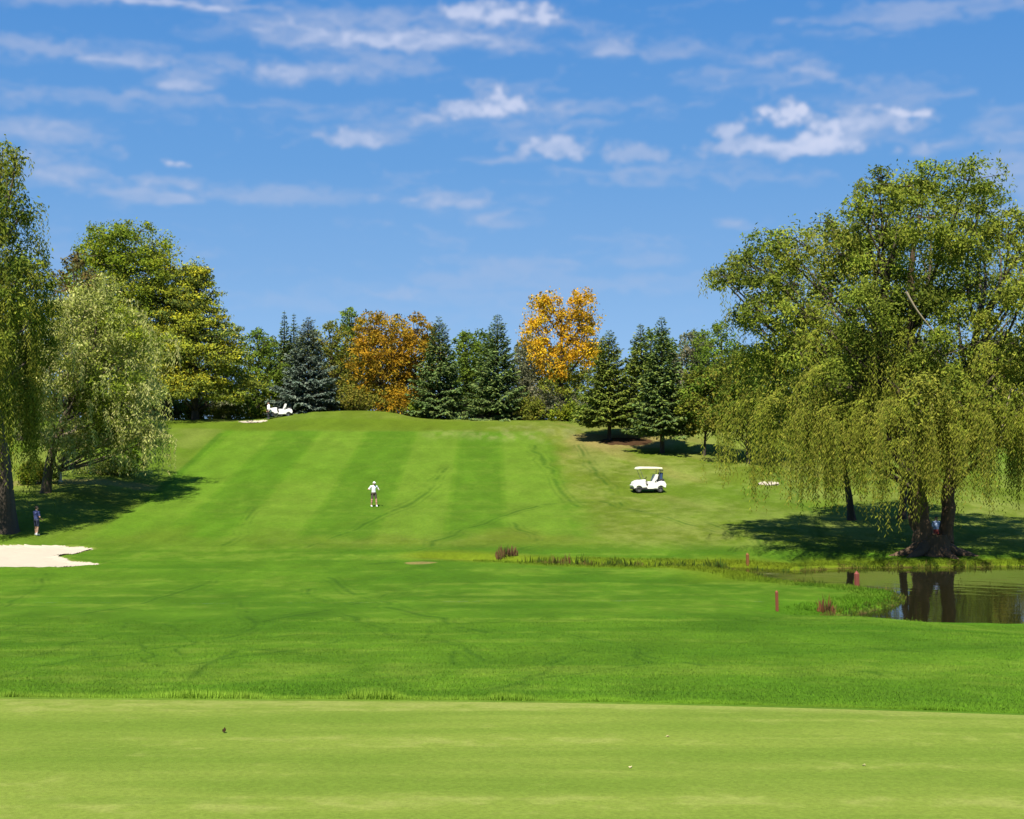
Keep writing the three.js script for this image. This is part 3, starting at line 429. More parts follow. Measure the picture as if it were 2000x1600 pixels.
decid('green tree behind the spreading small tree', 28.5, 152, 18.2, 4.4, LEAFY, 36, { base: 0.8, n: 8000 });
decid('green tree partly hidden behind the great weeping willow', 33.0, 146, 18.3, 4.0, OLIVE_LEAF.concat(LEAFY), 37, { base: 0.8 });
decid('dark-trunked tree standing behind the great weeping willow', 25.5, 100, 14.5, 2.8, OLIVE_LEAF.concat(LEAFY), 38, { base: 4.2, n: 7000, trunk: 0.26, lean: 0.6 });
decid('leaning dark-trunked tree seen under the shoots of the great weeping willow', 22.0, 99, 12.5, 2.5, OLIVE_LEAF.concat(LEAFY), 39, { base: 4.0, n: 7000, trunk: 0.24, lean: -1.6 });
decid('pale green tree beyond the bright field behind the great weeping willow', 52.3, 168, 16.4, 4.2, OLIVE_LEAF, 40, { base: 0.8 });
decid('green tree at the edge of the bright field behind the great weeping willow', 46.6, 160, 15.6, 4.0, LEAFY, 41, { base: 0.8 });
// the wood behind: each tree on its own, copied from a few
{
  const kinds = [[LEAFY, 51], [OLIVE_LEAF, 52], [GREYED, 53], [LEAFY.concat(SPRUCE), 54]].map(([cols, seed]) => broadleaf({ name: 'woodland_tree', label: 'leafy tree of the wood behind the crest', group: 'trees of the wood behind the crest', h: 12, r: 3.4, base: 0.3, cols, n: 5000, leaf: [0.36, 0.22], seed, clumps: 24, low: 0.4 }, 0, 190));
  const R = rng(77); let k = 0;
  for (let x = -78; x <= 112; x += 5.2) {
    const d = 176 + R() * 16, src = kinds[(R() * 4) | 0], o = k < 4 ? kinds[k] : src.clone(); k++;
    if (k > 4) { o.name = numbered('woodland_tree'); scene.add(o); }
    const X = x + R() * 3, s = 0.72 + 0.26 * R(); o.position.set(X, height(X, d) - 0.1, -d); o.rotation.y = R() * 6; o.scale.set(s * (0.95 + 0.3 * R()), s, s);
  }
}
// ---------------------------------------------------------------- shrubs under the tree line
{
  const R = rng(91), kinds = [LEAFY, OLIVE_LEAF, GREYED.concat(LEAFY)].map((cols, i) => bush({ name: 'understorey_shrub', label: 'leafy shrub of the undergrowth beneath the wood', group: 'undergrowth beneath the wood', r: 3.4, h: 3.6, cols, n: 2400, leaf: [0.36, 0.22], seed: 95 + i, clumps: 13 }, 0, 172)); let k = 0;
  for (let x = -72; x <= 88; x += 3.9) { const o = k < 3 ? kinds[k] : kinds[(R() * 3) | 0].clone(); if (k > 2) { o.name = numbered('understorey_shrub'); scene.add(o); } k++; const d = 169.5 + R() * 4, X = x + R() * 1.5; o.position.set(X, height(X, d) - 0.15, -d); o.rotation.y = (R() - 0.5) * 0.8; o.scale.set(1, 0.75 + 0.4 * R(), 1); }
}
[[-33.0, 157.5, 1.5, 1.7, PINE], [-29.2, 157, 2.0, 1.7, OLIVE_LEAF], [-36.2, 158, 1.8, 1.8, RUSTY], [-26.4, 157.5, 1.4, 1.4, LIME]].forEach(([x, d, r, h, cols], i) => bush({ label: ['yellow-green shrub at the foot of the layered pine', 'olive shrub between the pines and the strip of white sand', 'brownish shrub at the foot of the slim dark-trunked pine', 'small bright shrub beside the white-shirted person'][i], r, h, cols, n: 1800, leaf: [0.22, 0.12], seed: 60 + i }, x, d));
[[-15.8, 157.5, 2.6, 3.0, OLIVE_LEAF], [-11.6, 157, 2.4, 3.4, ORANGE], [-9.6, 156, 1.3, 1.6, LIME], [2.4, 153.5, 2.0, 2.6, OLIVE_LEAF], [5.4, 152, 1.8, 2.0, LIME], [7.6, 150.5, 2.0, 2.2, LEAFY], [3.9, 155, 2.6, 3.6, GREYED]].forEach(([x, d, r, h, cols], i) => bush({ label: ['olive thicket at the foot of the wide orange tree', 'orange-brown thicket below the smaller orange tree', 'little lime shrub on the rim of the raised far green', 'olive thicket between the pointed spruce and the golden tree', 'lime-green shrub at the foot of the golden tree', 'green shrub between the golden tree and the light conifer', 'grey-green thicket under the golden tree'][i], r, h, cols, n: 2600, leaf: [0.24, 0.13], seed: 70 + i }, x, d));
bush({ label: 'low spreading willow bush beneath the silvery willow', r: 3.2, h: 1.5, cols: SILVER.concat(LIME), n: 6000, leaf: [0.2, 0.07], seed: 81, clumps: 16 }, -30.7, 116.5);
bush({ label: 'green bush beside the trunk of the silvery willow', r: 1.5, h: 2.2, cols: LIME.concat(OLIVE_LEAF), n: 4000, leaf: [0.2, 0.08], seed: 82, clumps: 10 }, -34.6, 112);
// ---------------------------------------------------------------- the great weeping willow by the pond
{
  const x = 23.35, d = 85, R = rng(101), g = thing('weeping_willow', 'great weeping willow with a split trunk beside the pond', 'tree', x, d), wood = new Faces(), F = new Faces(400000), S = new Faces(400000), c = [0.105, 0.066, 0.038];
  const list = [[-2.42, 20.41, 1.48], [-3.27, 20.98, 0.74], [-1, 20.98, 1.02], [0.85, 20.55, 1.76], [2.42, 19.98, 1.37], [-3.7, 18.7, 1.65], [-5.12, 19.41, 0.85], [-1.71, 18.28, 2.22], [0.85, 17.85, 2.39], [3.27, 17.99, 1.76], [4.84, 18.56, 1.42], [-7.4, 17.42, 1.59], [-9.11, 17.42, 0.97], [-10.11, 16.28, 1.31], [-11.24, 15.86, 0.74], [-5.84, 16.57, 1.88], [-8.26, 15.43, 1.48], [-3.7, 16, 2.28], [-9.68, 13.72, 1.08], [-10.39, 13.44, 0.51], [-7.4, 13.44, 1.76], [-5.12, 13.44, 2.11], [-2.28, 14.01, 2.39], [0.57, 14.57, 2.39], [3.13, 14.86, 2.16], [5.12, 15.14, 1.82], [-9.11, 11.44, 1.31], [-6.55, 10.87, 2.22], [-3.7, 10.87, 2.39], [-0.57, 11.16, 2.45], [2.28, 11.44, 2.28], [4.7, 11.16, 1.99], [-7.4, 8.31, 1.99], [-4.84, 7.74, 2.28], [-2.28, 8.03, 2.39], [0.85, 8.03, 2.0], [3.42, 8.03, 2.0], [5.6, 8.2, 2.0], [6.3, 11.4, 2.0], [6.6, 14.6, 1.8], [6.4, 17.2, 1.6]];
  // trunk: a burred foot and two stems with a gap between them
  wood.limb([[0.05, -0.3, 0], [0.05, 0.02, 0], [0.08, 0.35, 0], [0.1, 0.75, 0], [0.12, 1.1, 0]], [1.55, 1.22, 1.08, 1.0, 0.7], 26, c, 0.2, 3);
  for (const [ax, az, l] of [[-1.7, 0.5, 0.42], [-1.2, 1.1, 0.36], [1.5, 0.7, 0.34], [0.5, 1.5, 0.36], [-0.4, -1.5, 0.36]]) wood.limb([[ax * 0.4, 0.5, az * 0.4], [ax * 0.75, 0.16, az * 0.75], [ax * 1.25, -0.05, az * 1.2], [ax * 1.8, -0.3, az * 1.7]], [l, l * 0.75, l * 0.5, 0.08], 9, c, 0.2, ax * 7);
  const stems = [[[-0.5, 0.7, 0.05], [-0.62, 2.2, 0.1], [-0.9, 4.2, 0.25], [-1.3, 6.6, 0.3], [-2.3, 9.6, 0], [-3, 13, 0.5]], [[0.78, 0.6, -0.05], [0.92, 2.2, -0.1], [1.1, 4.2, -0.3], [1.5, 6.8, -0.5], [2.3, 10, -0.4], [2.6, 13.5, 0.2]], [[-0.5, 0.8, -0.5], [-0.8, 3, -0.9], [-0.6, 6, -1.8], [-0.5, 10, -2.6], [-0.6, 15, -2], [-0.4, 19, -1]]];
  stems.forEach((s, i) => { const r = [[0.5, 0.4, 0.38, 0.34, 0.28, 0.16], [0.42, 0.36, 0.34, 0.3, 0.26, 0.15], [0.4, 0.34, 0.3, 0.26, 0.18, 0.08]][i], pts = [], rad = []; for (let k = 0; k < 5; k++) for (let m = 0; m < 5; m++) { const t = m / 5; pts.push([0, 1, 2].map((q) => lerp(s[k][q], s[k + 1][q], t) + (q === 1 ? 0 : (noise(k * 5 + m + q * 31, i * 9) - 0.5) * 0.22))); rad.push(lerp(r[k], r[k + 1], t)); } pts.push(s[5]); rad.push(r[5]); wood.limb(pts, rad, 18, c, 0.2, i * 13); });
  let area = 0; for (const b of list) area += 2 * b[2] * b[2];
  const tresses = [];
  for (const [bx, by, r] of list) for (const s of [-1, 1]) {
    const deep = 8.2 * Math.sqrt(Math.max(0.03, 1 - ((bx - 0.5) / 12) ** 2 - ((by - 11) / 13) ** 2)), bz = s * deep * (0.25 + 0.62 * R()), b = [bx * 1.03 + (R() - 0.5) * 0.5, by * 0.975 + (R() - 0.5) * 0.6, bz, r, r * 0.86, r];
    clump(F, R, b, Math.round((165000 * r * r) / area), WILLOW, 0.21, 0.09, 0.2, 0.3, 0.9);
    const st = stems[bx < -0.4 ? 0 : bx > 1.4 ? 1 : 2], y0 = clamp(by - Math.hypot(bx, bz) * 0.75 - 0.5, 3.5, 12.5); let k = 0; while (k < 4 && st[k + 1][1] < y0) k++; const t = clamp((y0 - st[k][1]) / (st[k + 1][1] - st[k][1])), p = [0, 1, 2].map((q) => lerp(st[k][q], st[k + 1][q], t));
    wood.limb(bentLine(R, p, [b[0], b[1] + r * 0.3, b[2]], 7, 0.9), taper(7, 0.05 + 0.012 * Math.hypot(bx - p[0], by - p[1], bz), 0.025), 7, [0.06, 0.045, 0.03], 0.12, bx * 3);
    for (let q = 0; q < 4; q++) { const v = sphere(R); wood.limb(bentLine(R, [b[0] * 0.9, b[1], b[2] * 0.9], [b[0] + v[0] * r, b[1] + Math.abs(v[1]) * r * 0.9, b[2] + v[2] * r], 4, 0.25), taper(4, 0.035, 0.01), 4, [0.06, 0.045, 0.03], 0.1, q); }
    const m = Math.round(0.8 * r + (2.2 + r * 1.7) * smooth(15, 8.5, by)); for (let q = 0; q < m; q++) { const v = sphere(R); tresses.push([b[0] + v[0] * r * 0.9, b[1] + v[1] * r * 0.7, b[2] + v[2] * r * 0.9, by]); }
  }
  for (let i = 0; i < 38; i++) tresses.push([-9 + 11 * R(), 6.0 + 2.6 * R(), 2.5 + 4.5 * R(), 7]);
  for (let i = 0; i < 16; i++) tresses.push([-1.6 + 3.4 * R(), 6.2 + 2.4 * R(), 1.6 + 3.2 * R(), 7]);
  for (let i = 0; i < 14; i++) tresses.push([2.4 + 4 * R(), 6 + 2.5 * R(), 1 + 5 * R(), 7]);
  for (const [px, py, pz, by] of tresses) {
    const low = R() < smooth(14.5, 8.5, by), floor = px > 1.15 && px < 2.1 && pz > -3 ? 5.2 : Math.abs(px - 0.2) < 1.2 ? 2.6 + 0.8 * R() : 1.2 + 1.6 * R(), most = py - floor; if (most < 0.6) continue;
    const fall = low ? most * (0.45 + 0.55 * R()) : Math.min(most, 0.6 + 1.4 * R()), a = Math.atan2(pz, px) + (R() - 0.5) * 1.6, reach = low ? 0.4 + 2.0 * R() : 0.3 + 0.7 * R(), n = low ? 10 : 4;
    for (let i = 0; i < n; i++) shoot(S, R, [px + (R() - 0.5) * 0.6, py + (R() - 0.5) * 0.5, pz + (R() - 0.5) * 0.6], [Math.cos(a) * reach * (0.6 + 0.8 * R()), Math.sin(a) * reach * (0.6 + 0.8 * R())], Math.max(0.5, fall * (0.72 + 0.3 * R())), CURTAIN, 0.215, 0.058, 0.12);
  }
  part('trunk', wood.geometry(), barkMat, g); part('crown', F.geometry(), leafMat, g, 'stuff'); part('hanging_shoots', S.geometry(), leafMat, g, 'stuff');
  const dead = new THREE.MeshStandardMaterial({ color: new THREE.Color().setRGB(0.30, 0.245, 0.16), roughness: 0.9 });
  for (const [a, b, r] of [[[-1.3, 6.6, 3.4], [-0.6, 9.4, 3.2], 0.13], [[-2.6, 8.1, 6.2], [-1.3, 7.0, 5.2], 0.11], [[-3.0, 14.0, 6.2], [-1.4, 12.0, 5.6], 0.08], [[2.2, 6.2, 5.0], [2.9, 9.0, 4.6], 0.1], [[2.9, 9.0, 4.6], [4.2, 8.4, 5.0], 0.07]]) { const w = new Faces(); w.limb(bentLine(R, a, b, 6, 0.25), taper(6, r, r * 0.35), 7, [0.3, 0.245, 0.16], 0.12, r * 90); part('dead_branch', w.geometry(), dead, g).userData.label = 'bare pale dead branch'; }
}
// the willow above the person in navy
{
  const x = -31.4, d = 92, R = rng(202), g = thing('weeping_willow', 'tall weeping willow shading the person in navy', 'tree', x, d), wood = new Faces(), F = new Faces(200000), S = new Faces(300000), c = [0.055, 0.042, 0.030];
  const list = [[-1.08, 21.88, 1.73], [0.46, 21.88, 0.92], [1.08, 22.8, 0.62], [1.39, 19.72, 1.05], [-0.15, 19.1, 1.85], [0.77, 17.25, 1.54], [2.16, 16.02, 1.11], [-0.77, 15.41, 2.46], [1.08, 14.17, 1.73], [2.77, 15.25, 0.74], [2.31, 13.25, 1.23], [-0.46, 11.71, 2.16], [1.39, 11.09, 1.42], [-2.93, 19.1, 2.46], [-4.16, 14.79, 3.08], [-2.93, 10.48, 2.77], [-5.7, 11.09, 2.77], [-0.15, 8.32, 1.85], [-6.8, 16, 2.4], [-5.2, 19.4, 2]];
  wood.limb([[0.7, -0.4, 0], [0.7, 0.1, 0], [0.65, 1.2, 0], [0.5, 4, 0.1], [-0.1, 8, 0], [-1.2, 13, 0.2], [-1.4, 18, 0], [-1.2, 21, 0]], [1.3, 1.0, 0.82, 0.7, 0.52, 0.34, 0.18, 0.05], 22, c, 0.2, 5);
  let area = 0; for (const b of list) area += 2 * b[2] * b[2];
  for (const [bx, by, r] of list) for (const s of [-1, 1]) {
    const deep = 6.2 * Math.sqrt(Math.max(0.05, 1 - ((bx + 2) / 7) ** 2 - ((by - 12) / 13) ** 2)), b = [bx + (R() - 0.5) * 0.4, by, s * deep * (0.2 + 0.7 * R()), r, r * 0.9, r];
    clump(F, R, b, Math.round((52000 * r * r) / area), WILLOW, 0.26, 0.11, 0.35, 0.35, 0.8); wood.limb(bentLine(R, [-0.6, clamp(by - 3, 4, 16), 0], [b[0], b[1], b[2]], 6, 0.6), taper(6, 0.16, 0.03), 6, c, 0.1, bx);
    const m = Math.round(4 + r * 3); for (let q = 0; q < m; q++) { const v = sphere(R), p = [b[0] + v[0] * r * 0.9, b[1] + v[1] * r * 0.7, b[2] + v[2] * r * 0.9], low = by < 14.5 && p[0] < 1.9, fall = low ? (p[1] - 1 - 1.6 * R()) * (0.6 + 0.4 * R()) : 1 + 2.6 * R(), a = Math.atan2(p[2], p[0]); for (let i = 0; i < (low ? 9 : 3); i++) shoot(S, R, [p[0] + (R() - 0.5) * 0.5, p[1] + (R() - 0.5) * 0.5, p[2] + (R() - 0.5) * 0.5], [Math.cos(a) * (0.1 + 0.35 * R()), Math.sin(a) * (0.3 + 0.6 * R())], Math.max(0.5, fall * (0.75 + 0.3 * R())), CURTAIN, 0.26, 0.065, 0.17); }
  }
  part('trunk', wood.geometry(), barkMat, g); part('crown', F.geometry(), leafMat, g, 'stuff'); part('hanging_shoots', S.geometry(), leafMat, g, 'stuff');
}
// the silvery willow beside the path
{
  const x = -33, d = 108.3, R = rng(303), g = thing('silver_willow', 'silvery pale willow arching over the rough beside the path', 'tree', x, d), wood = new Faces(), F = new Faces(200000), S = new Faces(200000), c = [0.085, 0.062, 0.038];
  const list = [[3.45, 13.67, 2.25], [1.81, 12.77, 1.81], [5.2, 12.4, 1.6], [6.6, 10.9, 1.3], [1.09, 10.59, 2.18], [3.99, 10.95, 2.54], [6.17, 9.87, 2.03], [2.54, 8.05, 2.39], [5.26, 7.69, 2.32], [7.25, 6.96, 1.38], [0.73, 6.96, 1.81], [3.99, 5.15, 2.39], [6.53, 4.79, 1.67], [1.45, 4.42, 2.18], [7.62, 3.88, 1.09], [3.26, 3.4, 1.6], [5.62, 3.3, 1.4], [-1, 9, 1.8], [-1.4, 6, 1.6]];
  wood.limb([[0, -0.3, 0], [0, 0.1, 0], [0.05, 0.7, 0], [0.25, 2.2, 0], [0.9, 4.5, -0.2], [2.2, 7.5, -0.4], [3.3, 10.5, -0.4], [3.6, 12.8, 0]], [0.62, 0.44, 0.34, 0.3, 0.26, 0.2, 0.12, 0.04], 12, c, 0.18, 8);
  let area = 0; for (const b of list) area += 2 * b[2] * b[2];
  for (const [bx, by, r] of list) for (const s of [-1, 1]) {
    const deep = 4.6 * Math.sqrt(Math.max(0.08, 1 - ((bx - 3.4) / 5.5) ** 2 - ((by - 8) / 8) ** 2)), b = [bx, by, s * deep * (0.2 + 0.7 * R()), r * 0.9, r * 0.7, r * 0.9];
    clump(F, R, b, Math.round((40000 * r * r) / area), R() < 0.22 ? LIME : SILVER, 0.26, 0.1, 0.2, 0.3, 0.7); wood.limb(bentLine(R, [0.9, clamp(by - 3, 1.5, 6), -0.2], [b[0], b[1], b[2]], 6, 0.5), taper(6, 0.11, 0.02), 5, [0.13, 0.105, 0.075], 0.1, bx);
    const m = Math.round(2 + r * 2); for (let q = 0; q < m; q++) { const v = sphere(R), p = [b[0] + v[0] * r, b[1] + v[1] * r * 0.8, b[2] + v[2] * r], a = Math.atan2(p[2], p[0] - 3) + (R() - 0.5); for (let i = 0; i < 4; i++) shoot(S, R, p, [Math.cos(a) * (0.5 + R()), Math.sin(a) * (0.5 + R())], Math.min(Math.max(0.4, p[1] - 1.2), 0.7 + 1.5 * R()), SILVER, 0.26, 0.075, 0.16); }
  }
  part('trunk', wood.geometry(), barkMat, g); part('crown', F.geometry(), leafMat, g, 'stuff'); part('hanging_shoots', S.geometry(), leafMat, g, 'stuff');
}
// ---------------------------------------------------------------- pond edge and ditch plants
{
  const WEED = [[0.075, 0.125, 0.010], [0.110, 0.150, 0.012], [0.055, 0.100, 0.012]], REED = [[0.16, 0.14, 0.03], [0.12, 0.13, 0.02], [0.09, 0.12, 0.015]], DOCK = [[0.19, 0.060, 0.028], [0.15, 0.055, 0.025], [0.23, 0.085, 0.04]], DRYW = [[0.17, 0.10, 0.045], [0.13, 0.085, 0.035]];
  upright({ name: 'dock_plant', label: 'red-brown dock gone to seed on the pond peninsula', h: 0.55, r: 0.32, n: 200, wid: 0.04, cols: DOCK.concat(DRYW), seed: 1 }, 11.9, 58);
  upright({ name: 'dock_plant', label: 'pinkish dock among the weeds of the ditch', h: 0.55, r: 0.32, n: 180, wid: 0.05, cols: DOCK.concat(DRYW), seed: 2 }, 2.9, 81.6);
  upright({ name: 'dock_plant', label: 'brown withered clump where the ditch ends in the fairway', h: 0.55, r: 0.6, n: 260, wid: 0.05, cols: DRYW, seed: 3 }, -0.3, 83.4);
  const R = rng(44);
  for (let i = 0; i < 34; i++) { const t = i / 34, seg = Math.min(CREEK.length - 2, (t * (CREEK.length - 1)) | 0), s = t * (CREEK.length - 1) - seg, x = lerp(CREEK[seg][0], CREEK[seg + 1][0], s) + (R() - 0.5) * 0.8, d = lerp(CREEK[seg][1], CREEK[seg + 1][1], s) + (R() - 0.5) * 1.9; if (x < 0.8) continue; upright({ name: 'ditch_weed', label: 'leafy green weed growing along the ditch', group: 'weeds along the ditch', h: 0.42 + 0.34 * R(), r: 0.45 + 0.5 * R(), n: 260, wid: 0.11, cols: R() < 0.2 ? REED : WEED, seed: 500 + i }, x, d); }
  const ring = []; for (let i = 0; i < SHORE.length; i++) { const a = SHORE[i], b = SHORE[(i + 1) % SHORE.length], L = Math.hypot(b[0] - a[0], b[1] - a[1]); for (let s = 0; s < L; s += 0.62) ring.push([lerp(a[0], b[0], s / L), lerp(a[1], b[1], s / L), i]); }
  let k = 0; for (const [x, d, i] of ring) { if (x > 31 || R() < (i >= 4 && i <= 11 ? 0.5 : 0.25)) continue; const near = d < 57.5 && i > 9 && i < 13, X = x + (R() - 0.5) * 0.5, D = d + (R() - 0.5) * 0.5; upright({ name: 'bank_weed', label: 'tuft of weeds on the pond bank', group: 'weed tufts round the pond', h: near ? 0.14 : 0.16 + 0.2 * R(), r: 0.3 + 0.3 * R(), n: 90, wid: 0.045, cols: R() < 0.3 ? REED : WEED, seed: 700 + k++ }, X, D); }
}
// ---------------------------------------------------------------- stakes and posts
function stake(label, x, d, h, w, rgb, name = 'hazard_stake', category = 'stake') {
  const g = thing(name, label, category, x, d), m = new THREE.MeshStandardMaterial({ color: new THREE.Color().setRGB(...rgb), roughness: 0.75 });
  const shaft = new RoundedBoxGeometry(w, h + 0.25, w, 2, w * 0.12); shaft.translate(0, h / 2 - 0.125, 0); part('shaft', shaft, m, g);
  const tip = new THREE.ConeGeometry(w * 0.66, w * 0.8, 4); tip.rotateY(Math.PI / 4); tip.translate(0, h + w * 0.38, 0); part('tip', tip, m, g); g.rotation.set(0.02, 0.5, 0.03); return g;
}
stake('thin red stake in the lawn beside the pond peninsula', 9.85, 56.9, 0.72, 0.09, [0.17, 0.042, 0.018]);
stake('thick red stake at the water on the tip of the pond peninsula', 15.3, 67.9, 0.6, 0.17, [0.17, 0.040, 0.026]);
stake('orange-brown stake at the head of the ditch', 12.3, 79.9, 0.55, 0.13, [0.17, 0.065, 0.015]);
stake('white post beside the trunk of the silvery willow', -33.45, 113.2, 1.05, 0.26, [0.62, 0.62, 0.58], 'white_post', 'post');
// ---------------------------------------------------------------- golf carts (front towards -x)
const paint = new THREE.MeshPhysicalMaterial({ color: new THREE.Color().setRGB(0.72, 0.71, 0.68), roughness: 0.35, clearcoat: 0.5 }), cream = new THREE.MeshPhysicalMaterial({ color: new THREE.Color().setRGB(0.68, 0.64, 0.50), roughness: 0.45 }), black = new THREE.MeshStandardMaterial({ color: new THREE.Color().setRGB(0.018, 0.018, 0.02), roughness: 0.7 }), steel = new THREE.MeshStandardMaterial({ color: new THREE.Color().setRGB(0.25, 0.25, 0.26), roughness: 0.35, metalness: 0.8 }), vinyl = new THREE.MeshStandardMaterial({ color: new THREE.Color().setRGB(0.60, 0.59, 0.56), roughness: 0.6 }), bagBlue = new THREE.MeshStandardMaterial({ color: new THREE.Color().setRGB(0.02, 0.05, 0.13), roughness: 0.7 }), brown = new THREE.MeshStandardMaterial({ color: new THREE.Color().setRGB(0.05, 0.03, 0.02), roughness: 0.8 });
function slab(points, width, bevel = 0.05) { const s = new THREE.Shape(); points.forEach(([a, b], i) => (i ? s.lineTo(a, b) : s.moveTo(a, b))); s.closePath(); const g = new THREE.ExtrudeGeometry(s, { depth: width - 2 * bevel, bevelEnabled: true, bevelThickness: bevel, bevelSize: bevel, bevelSegments: 3 }); g.translate(0, 0, -width / 2 + bevel); return g; }
function bar(a, b, r, mat, name, g) { const w = new Faces(); w.limb([a, [0, 1, 2].map((i) => (a[i] + b[i]) / 2), b], [r, r, r], 8, [1, 1, 1], 0); const q = w.geometry(); q.deleteAttribute('color'); return part(name, q, mat, g); }
function golfCart(label, x, d, turn, roof) {
  const g = thing('golf_cart', label, 'golf cart', x, d); g.rotation.y = turn;
  const hood = part('front_cowl', slab([[-1.1, 0.36], [-1.17, 0.52], [-1.06, 0.72], [-0.86, 0.83], [-0.6, 0.88], [-0.34, 0.9], [-0.32, 0.62], [-0.22, 0.42], [-0.5, 0.4], [-0.62, 0.52], [-0.8, 0.56], [-0.98, 0.5], [-1.02, 0.38]], 1.12, 0.06), paint, g);
  for (const s of [-1, 1]) { const l = new THREE.SphereGeometry(0.07, 12, 8); l.scale(0.5, 1, 1); l.translate(-1.17, 0.62, s * 0.36); part('headlight', l, steel, hood); }
  part('bumper', slab([[-1.2, 0.28], [-1.2, 0.36], [-0.95, 0.38], [-0.95, 0.28]], 1.0, 0.02), black, g);
  part('floor', slab([[-0.85, 0.26], [-0.85, 0.32], [0.35, 0.32], [0.35, 0.26]], 1.08, 0.015), black, g);
  part('dashboard', slab([[-0.38, 0.5], [-0.36, 0.9], [-0.22, 0.86], [-0.26, 0.5]], 1.0, 0.02), black, g);
  part('seat_base', slab([[-0.12, 0.3], [-0.02, 0.64], [0.5, 0.66], [0.62, 0.3]], 1.1, 0.04), paint, g);
  part('seat_cushion', slab([[-0.1, 0.67], [-0.08, 0.78], [0.42, 0.76], [0.44, 0.67]], 1.06, 0.035), vinyl, g);
  part('seat_back', slab([[0.34, 0.76], [0.54, 1.3], [0.66, 1.28], [0.52, 0.76]], 1.04, 0.04), vinyl, g);
  const rear = part('rear_body', slab([[0.34, 0.34], [0.4, 0.52], [0.64, 0.74], [0.9, 0.82], [1.14, 0.76], [1.24, 0.58], [1.2, 0.4], [1.08, 0.44], [0.98, 0.53], [0.82, 0.55], [0.66, 0.47], [0.58, 0.34]], 1.14, 0.04), paint, g);
  for (const s of [-1, 1]) { const l = new THREE.BoxGeometry(0.03, 0.1, 0.12); l.translate(1.27, 0.58, s * 0.4); part('tail_light', l, new THREE.MeshStandardMaterial({ color: new THREE.Color().setRGB(0.25, 0.02, 0.015), roughness: 0.3 }), rear); }
  part('bag_well', slab([[0.72, 0.78], [0.74, 0.98], [1.12, 0.98], [1.12, 0.78]], 0.9, 0.02), black, g);
  for (const s of [-1, 1]) {
    for (const wx of [-0.8, 0.82]) { const w = new THREE.Group(); w.name = 'wheel'; w.position.set(wx, 0.225, s * 0.47); g.add(w); const t = new THREE.TorusGeometry(0.155, 0.075, 12, 28); t.scale(1, 1, 1.25); part('tyre', t, black, w); const r = new THREE.CylinderGeometry(0.1, 0.1, 0.1, 20); r.rotateX(Math.PI / 2); part('rim', r, steel, w); }
    if (roof) { bar([-0.36, 0.86, s * 0.5], [-0.72, 1.76, s * 0.5], 0.017, steel, 'roof_post', g); bar([0.74, 0.75, s * 0.5], [0.78, 1.76, s * 0.5], 0.02, steel, 'roof_post', g); }
    bar([0.4, 0.78, s * 0.54], [0.6, 0.98, s * 0.54], 0.02, black, 'arm_rest', g);
  }
  if (roof) { const r = part('roof', slab([[-0.84, 1.74], [-0.78, 1.83], [-0.5, 1.86], [0.7, 1.84], [0.94, 1.81], [0.96, 1.74], [0.6, 1.755], [-0.5, 1.765]], 1.14, 0.03), cream, g); bar([-0.6, 1.735, 0.5], [0.8, 1.73, 0.5], 0.015, steel, 'roof_rail', r); bar([-0.6, 1.735, -0.5], [0.8, 1.73, -0.5], 0.015, steel, 'roof_rail', r); }
  const st = new THREE.TorusGeometry(0.16, 0.014, 8, 26); st.rotateY(Math.PI / 2); st.rotateZ(-0.5); st.translate(-0.1, 1.0, -0.28); part('steering_wheel', st, black, g); bar([-0.32, 0.78, -0.28], [-0.1, 1.0, -0.28], 0.015, black, 'steering_column', g);
  return g;
}
golfCart('white golf cart with a cream roof parked on the rough', 9.99, 112.6, 0.16, true);
{ // two bags strapped behind its seat
  for (const [z, m, n] of [[0.22, bagBlue, 'navy golf bag strapped to the roofed golf cart'], [-0.2, black, 'black golf bag strapped to the roofed golf cart']]) {
    const a = 0.16, x = 9.99 + Math.cos(a) * 0.93 + Math.sin(a) * z, d = 112.6 + Math.sin(a) * 0.93 - Math.cos(a) * z, g = thing('golf_bag', n, 'golf bag', x, d, undefined, height(9.99, 112.6) + 0.79); g.rotation.z = -0.08;
    const pts = [[0.001, 0], [0.12, 0], [0.125, 0.1], [0.11, 0.4], [0.125, 0.58], [0.13, 0.66], [0.11, 0.67], [0.10, 0.6]].map(([r, y]) => new THREE.Vector2(r, y)); part('bag', new THREE.LatheGeometry(pts, 18), m, g);
    for (let i = 0; i < 5; i++) { const t = i * 1.3; bar([Math.cos(t) * 0.05, 0.5, Math.sin(t) * 0.05], [Math.cos(t) * 0.08, 0.82 + 0.05 * (i % 3), Math.sin(t) * 0.08], 0.009, steel, 'club_shaft', g); const h = new THREE.SphereGeometry(0.035, 10, 8); h.scale(1.3, 0.7, 0.8); h.translate(Math.cos(t) * 0.09, 0.84 + 0.05 * (i % 3), Math.sin(t) * 0.08); part('club_head', h, i % 2 ? steel : black, g); }
  }
}
golfCart('white roofless golf cart parked on the crest below the blue-grey spruce', -23.45, 154.2, 0.2, false);
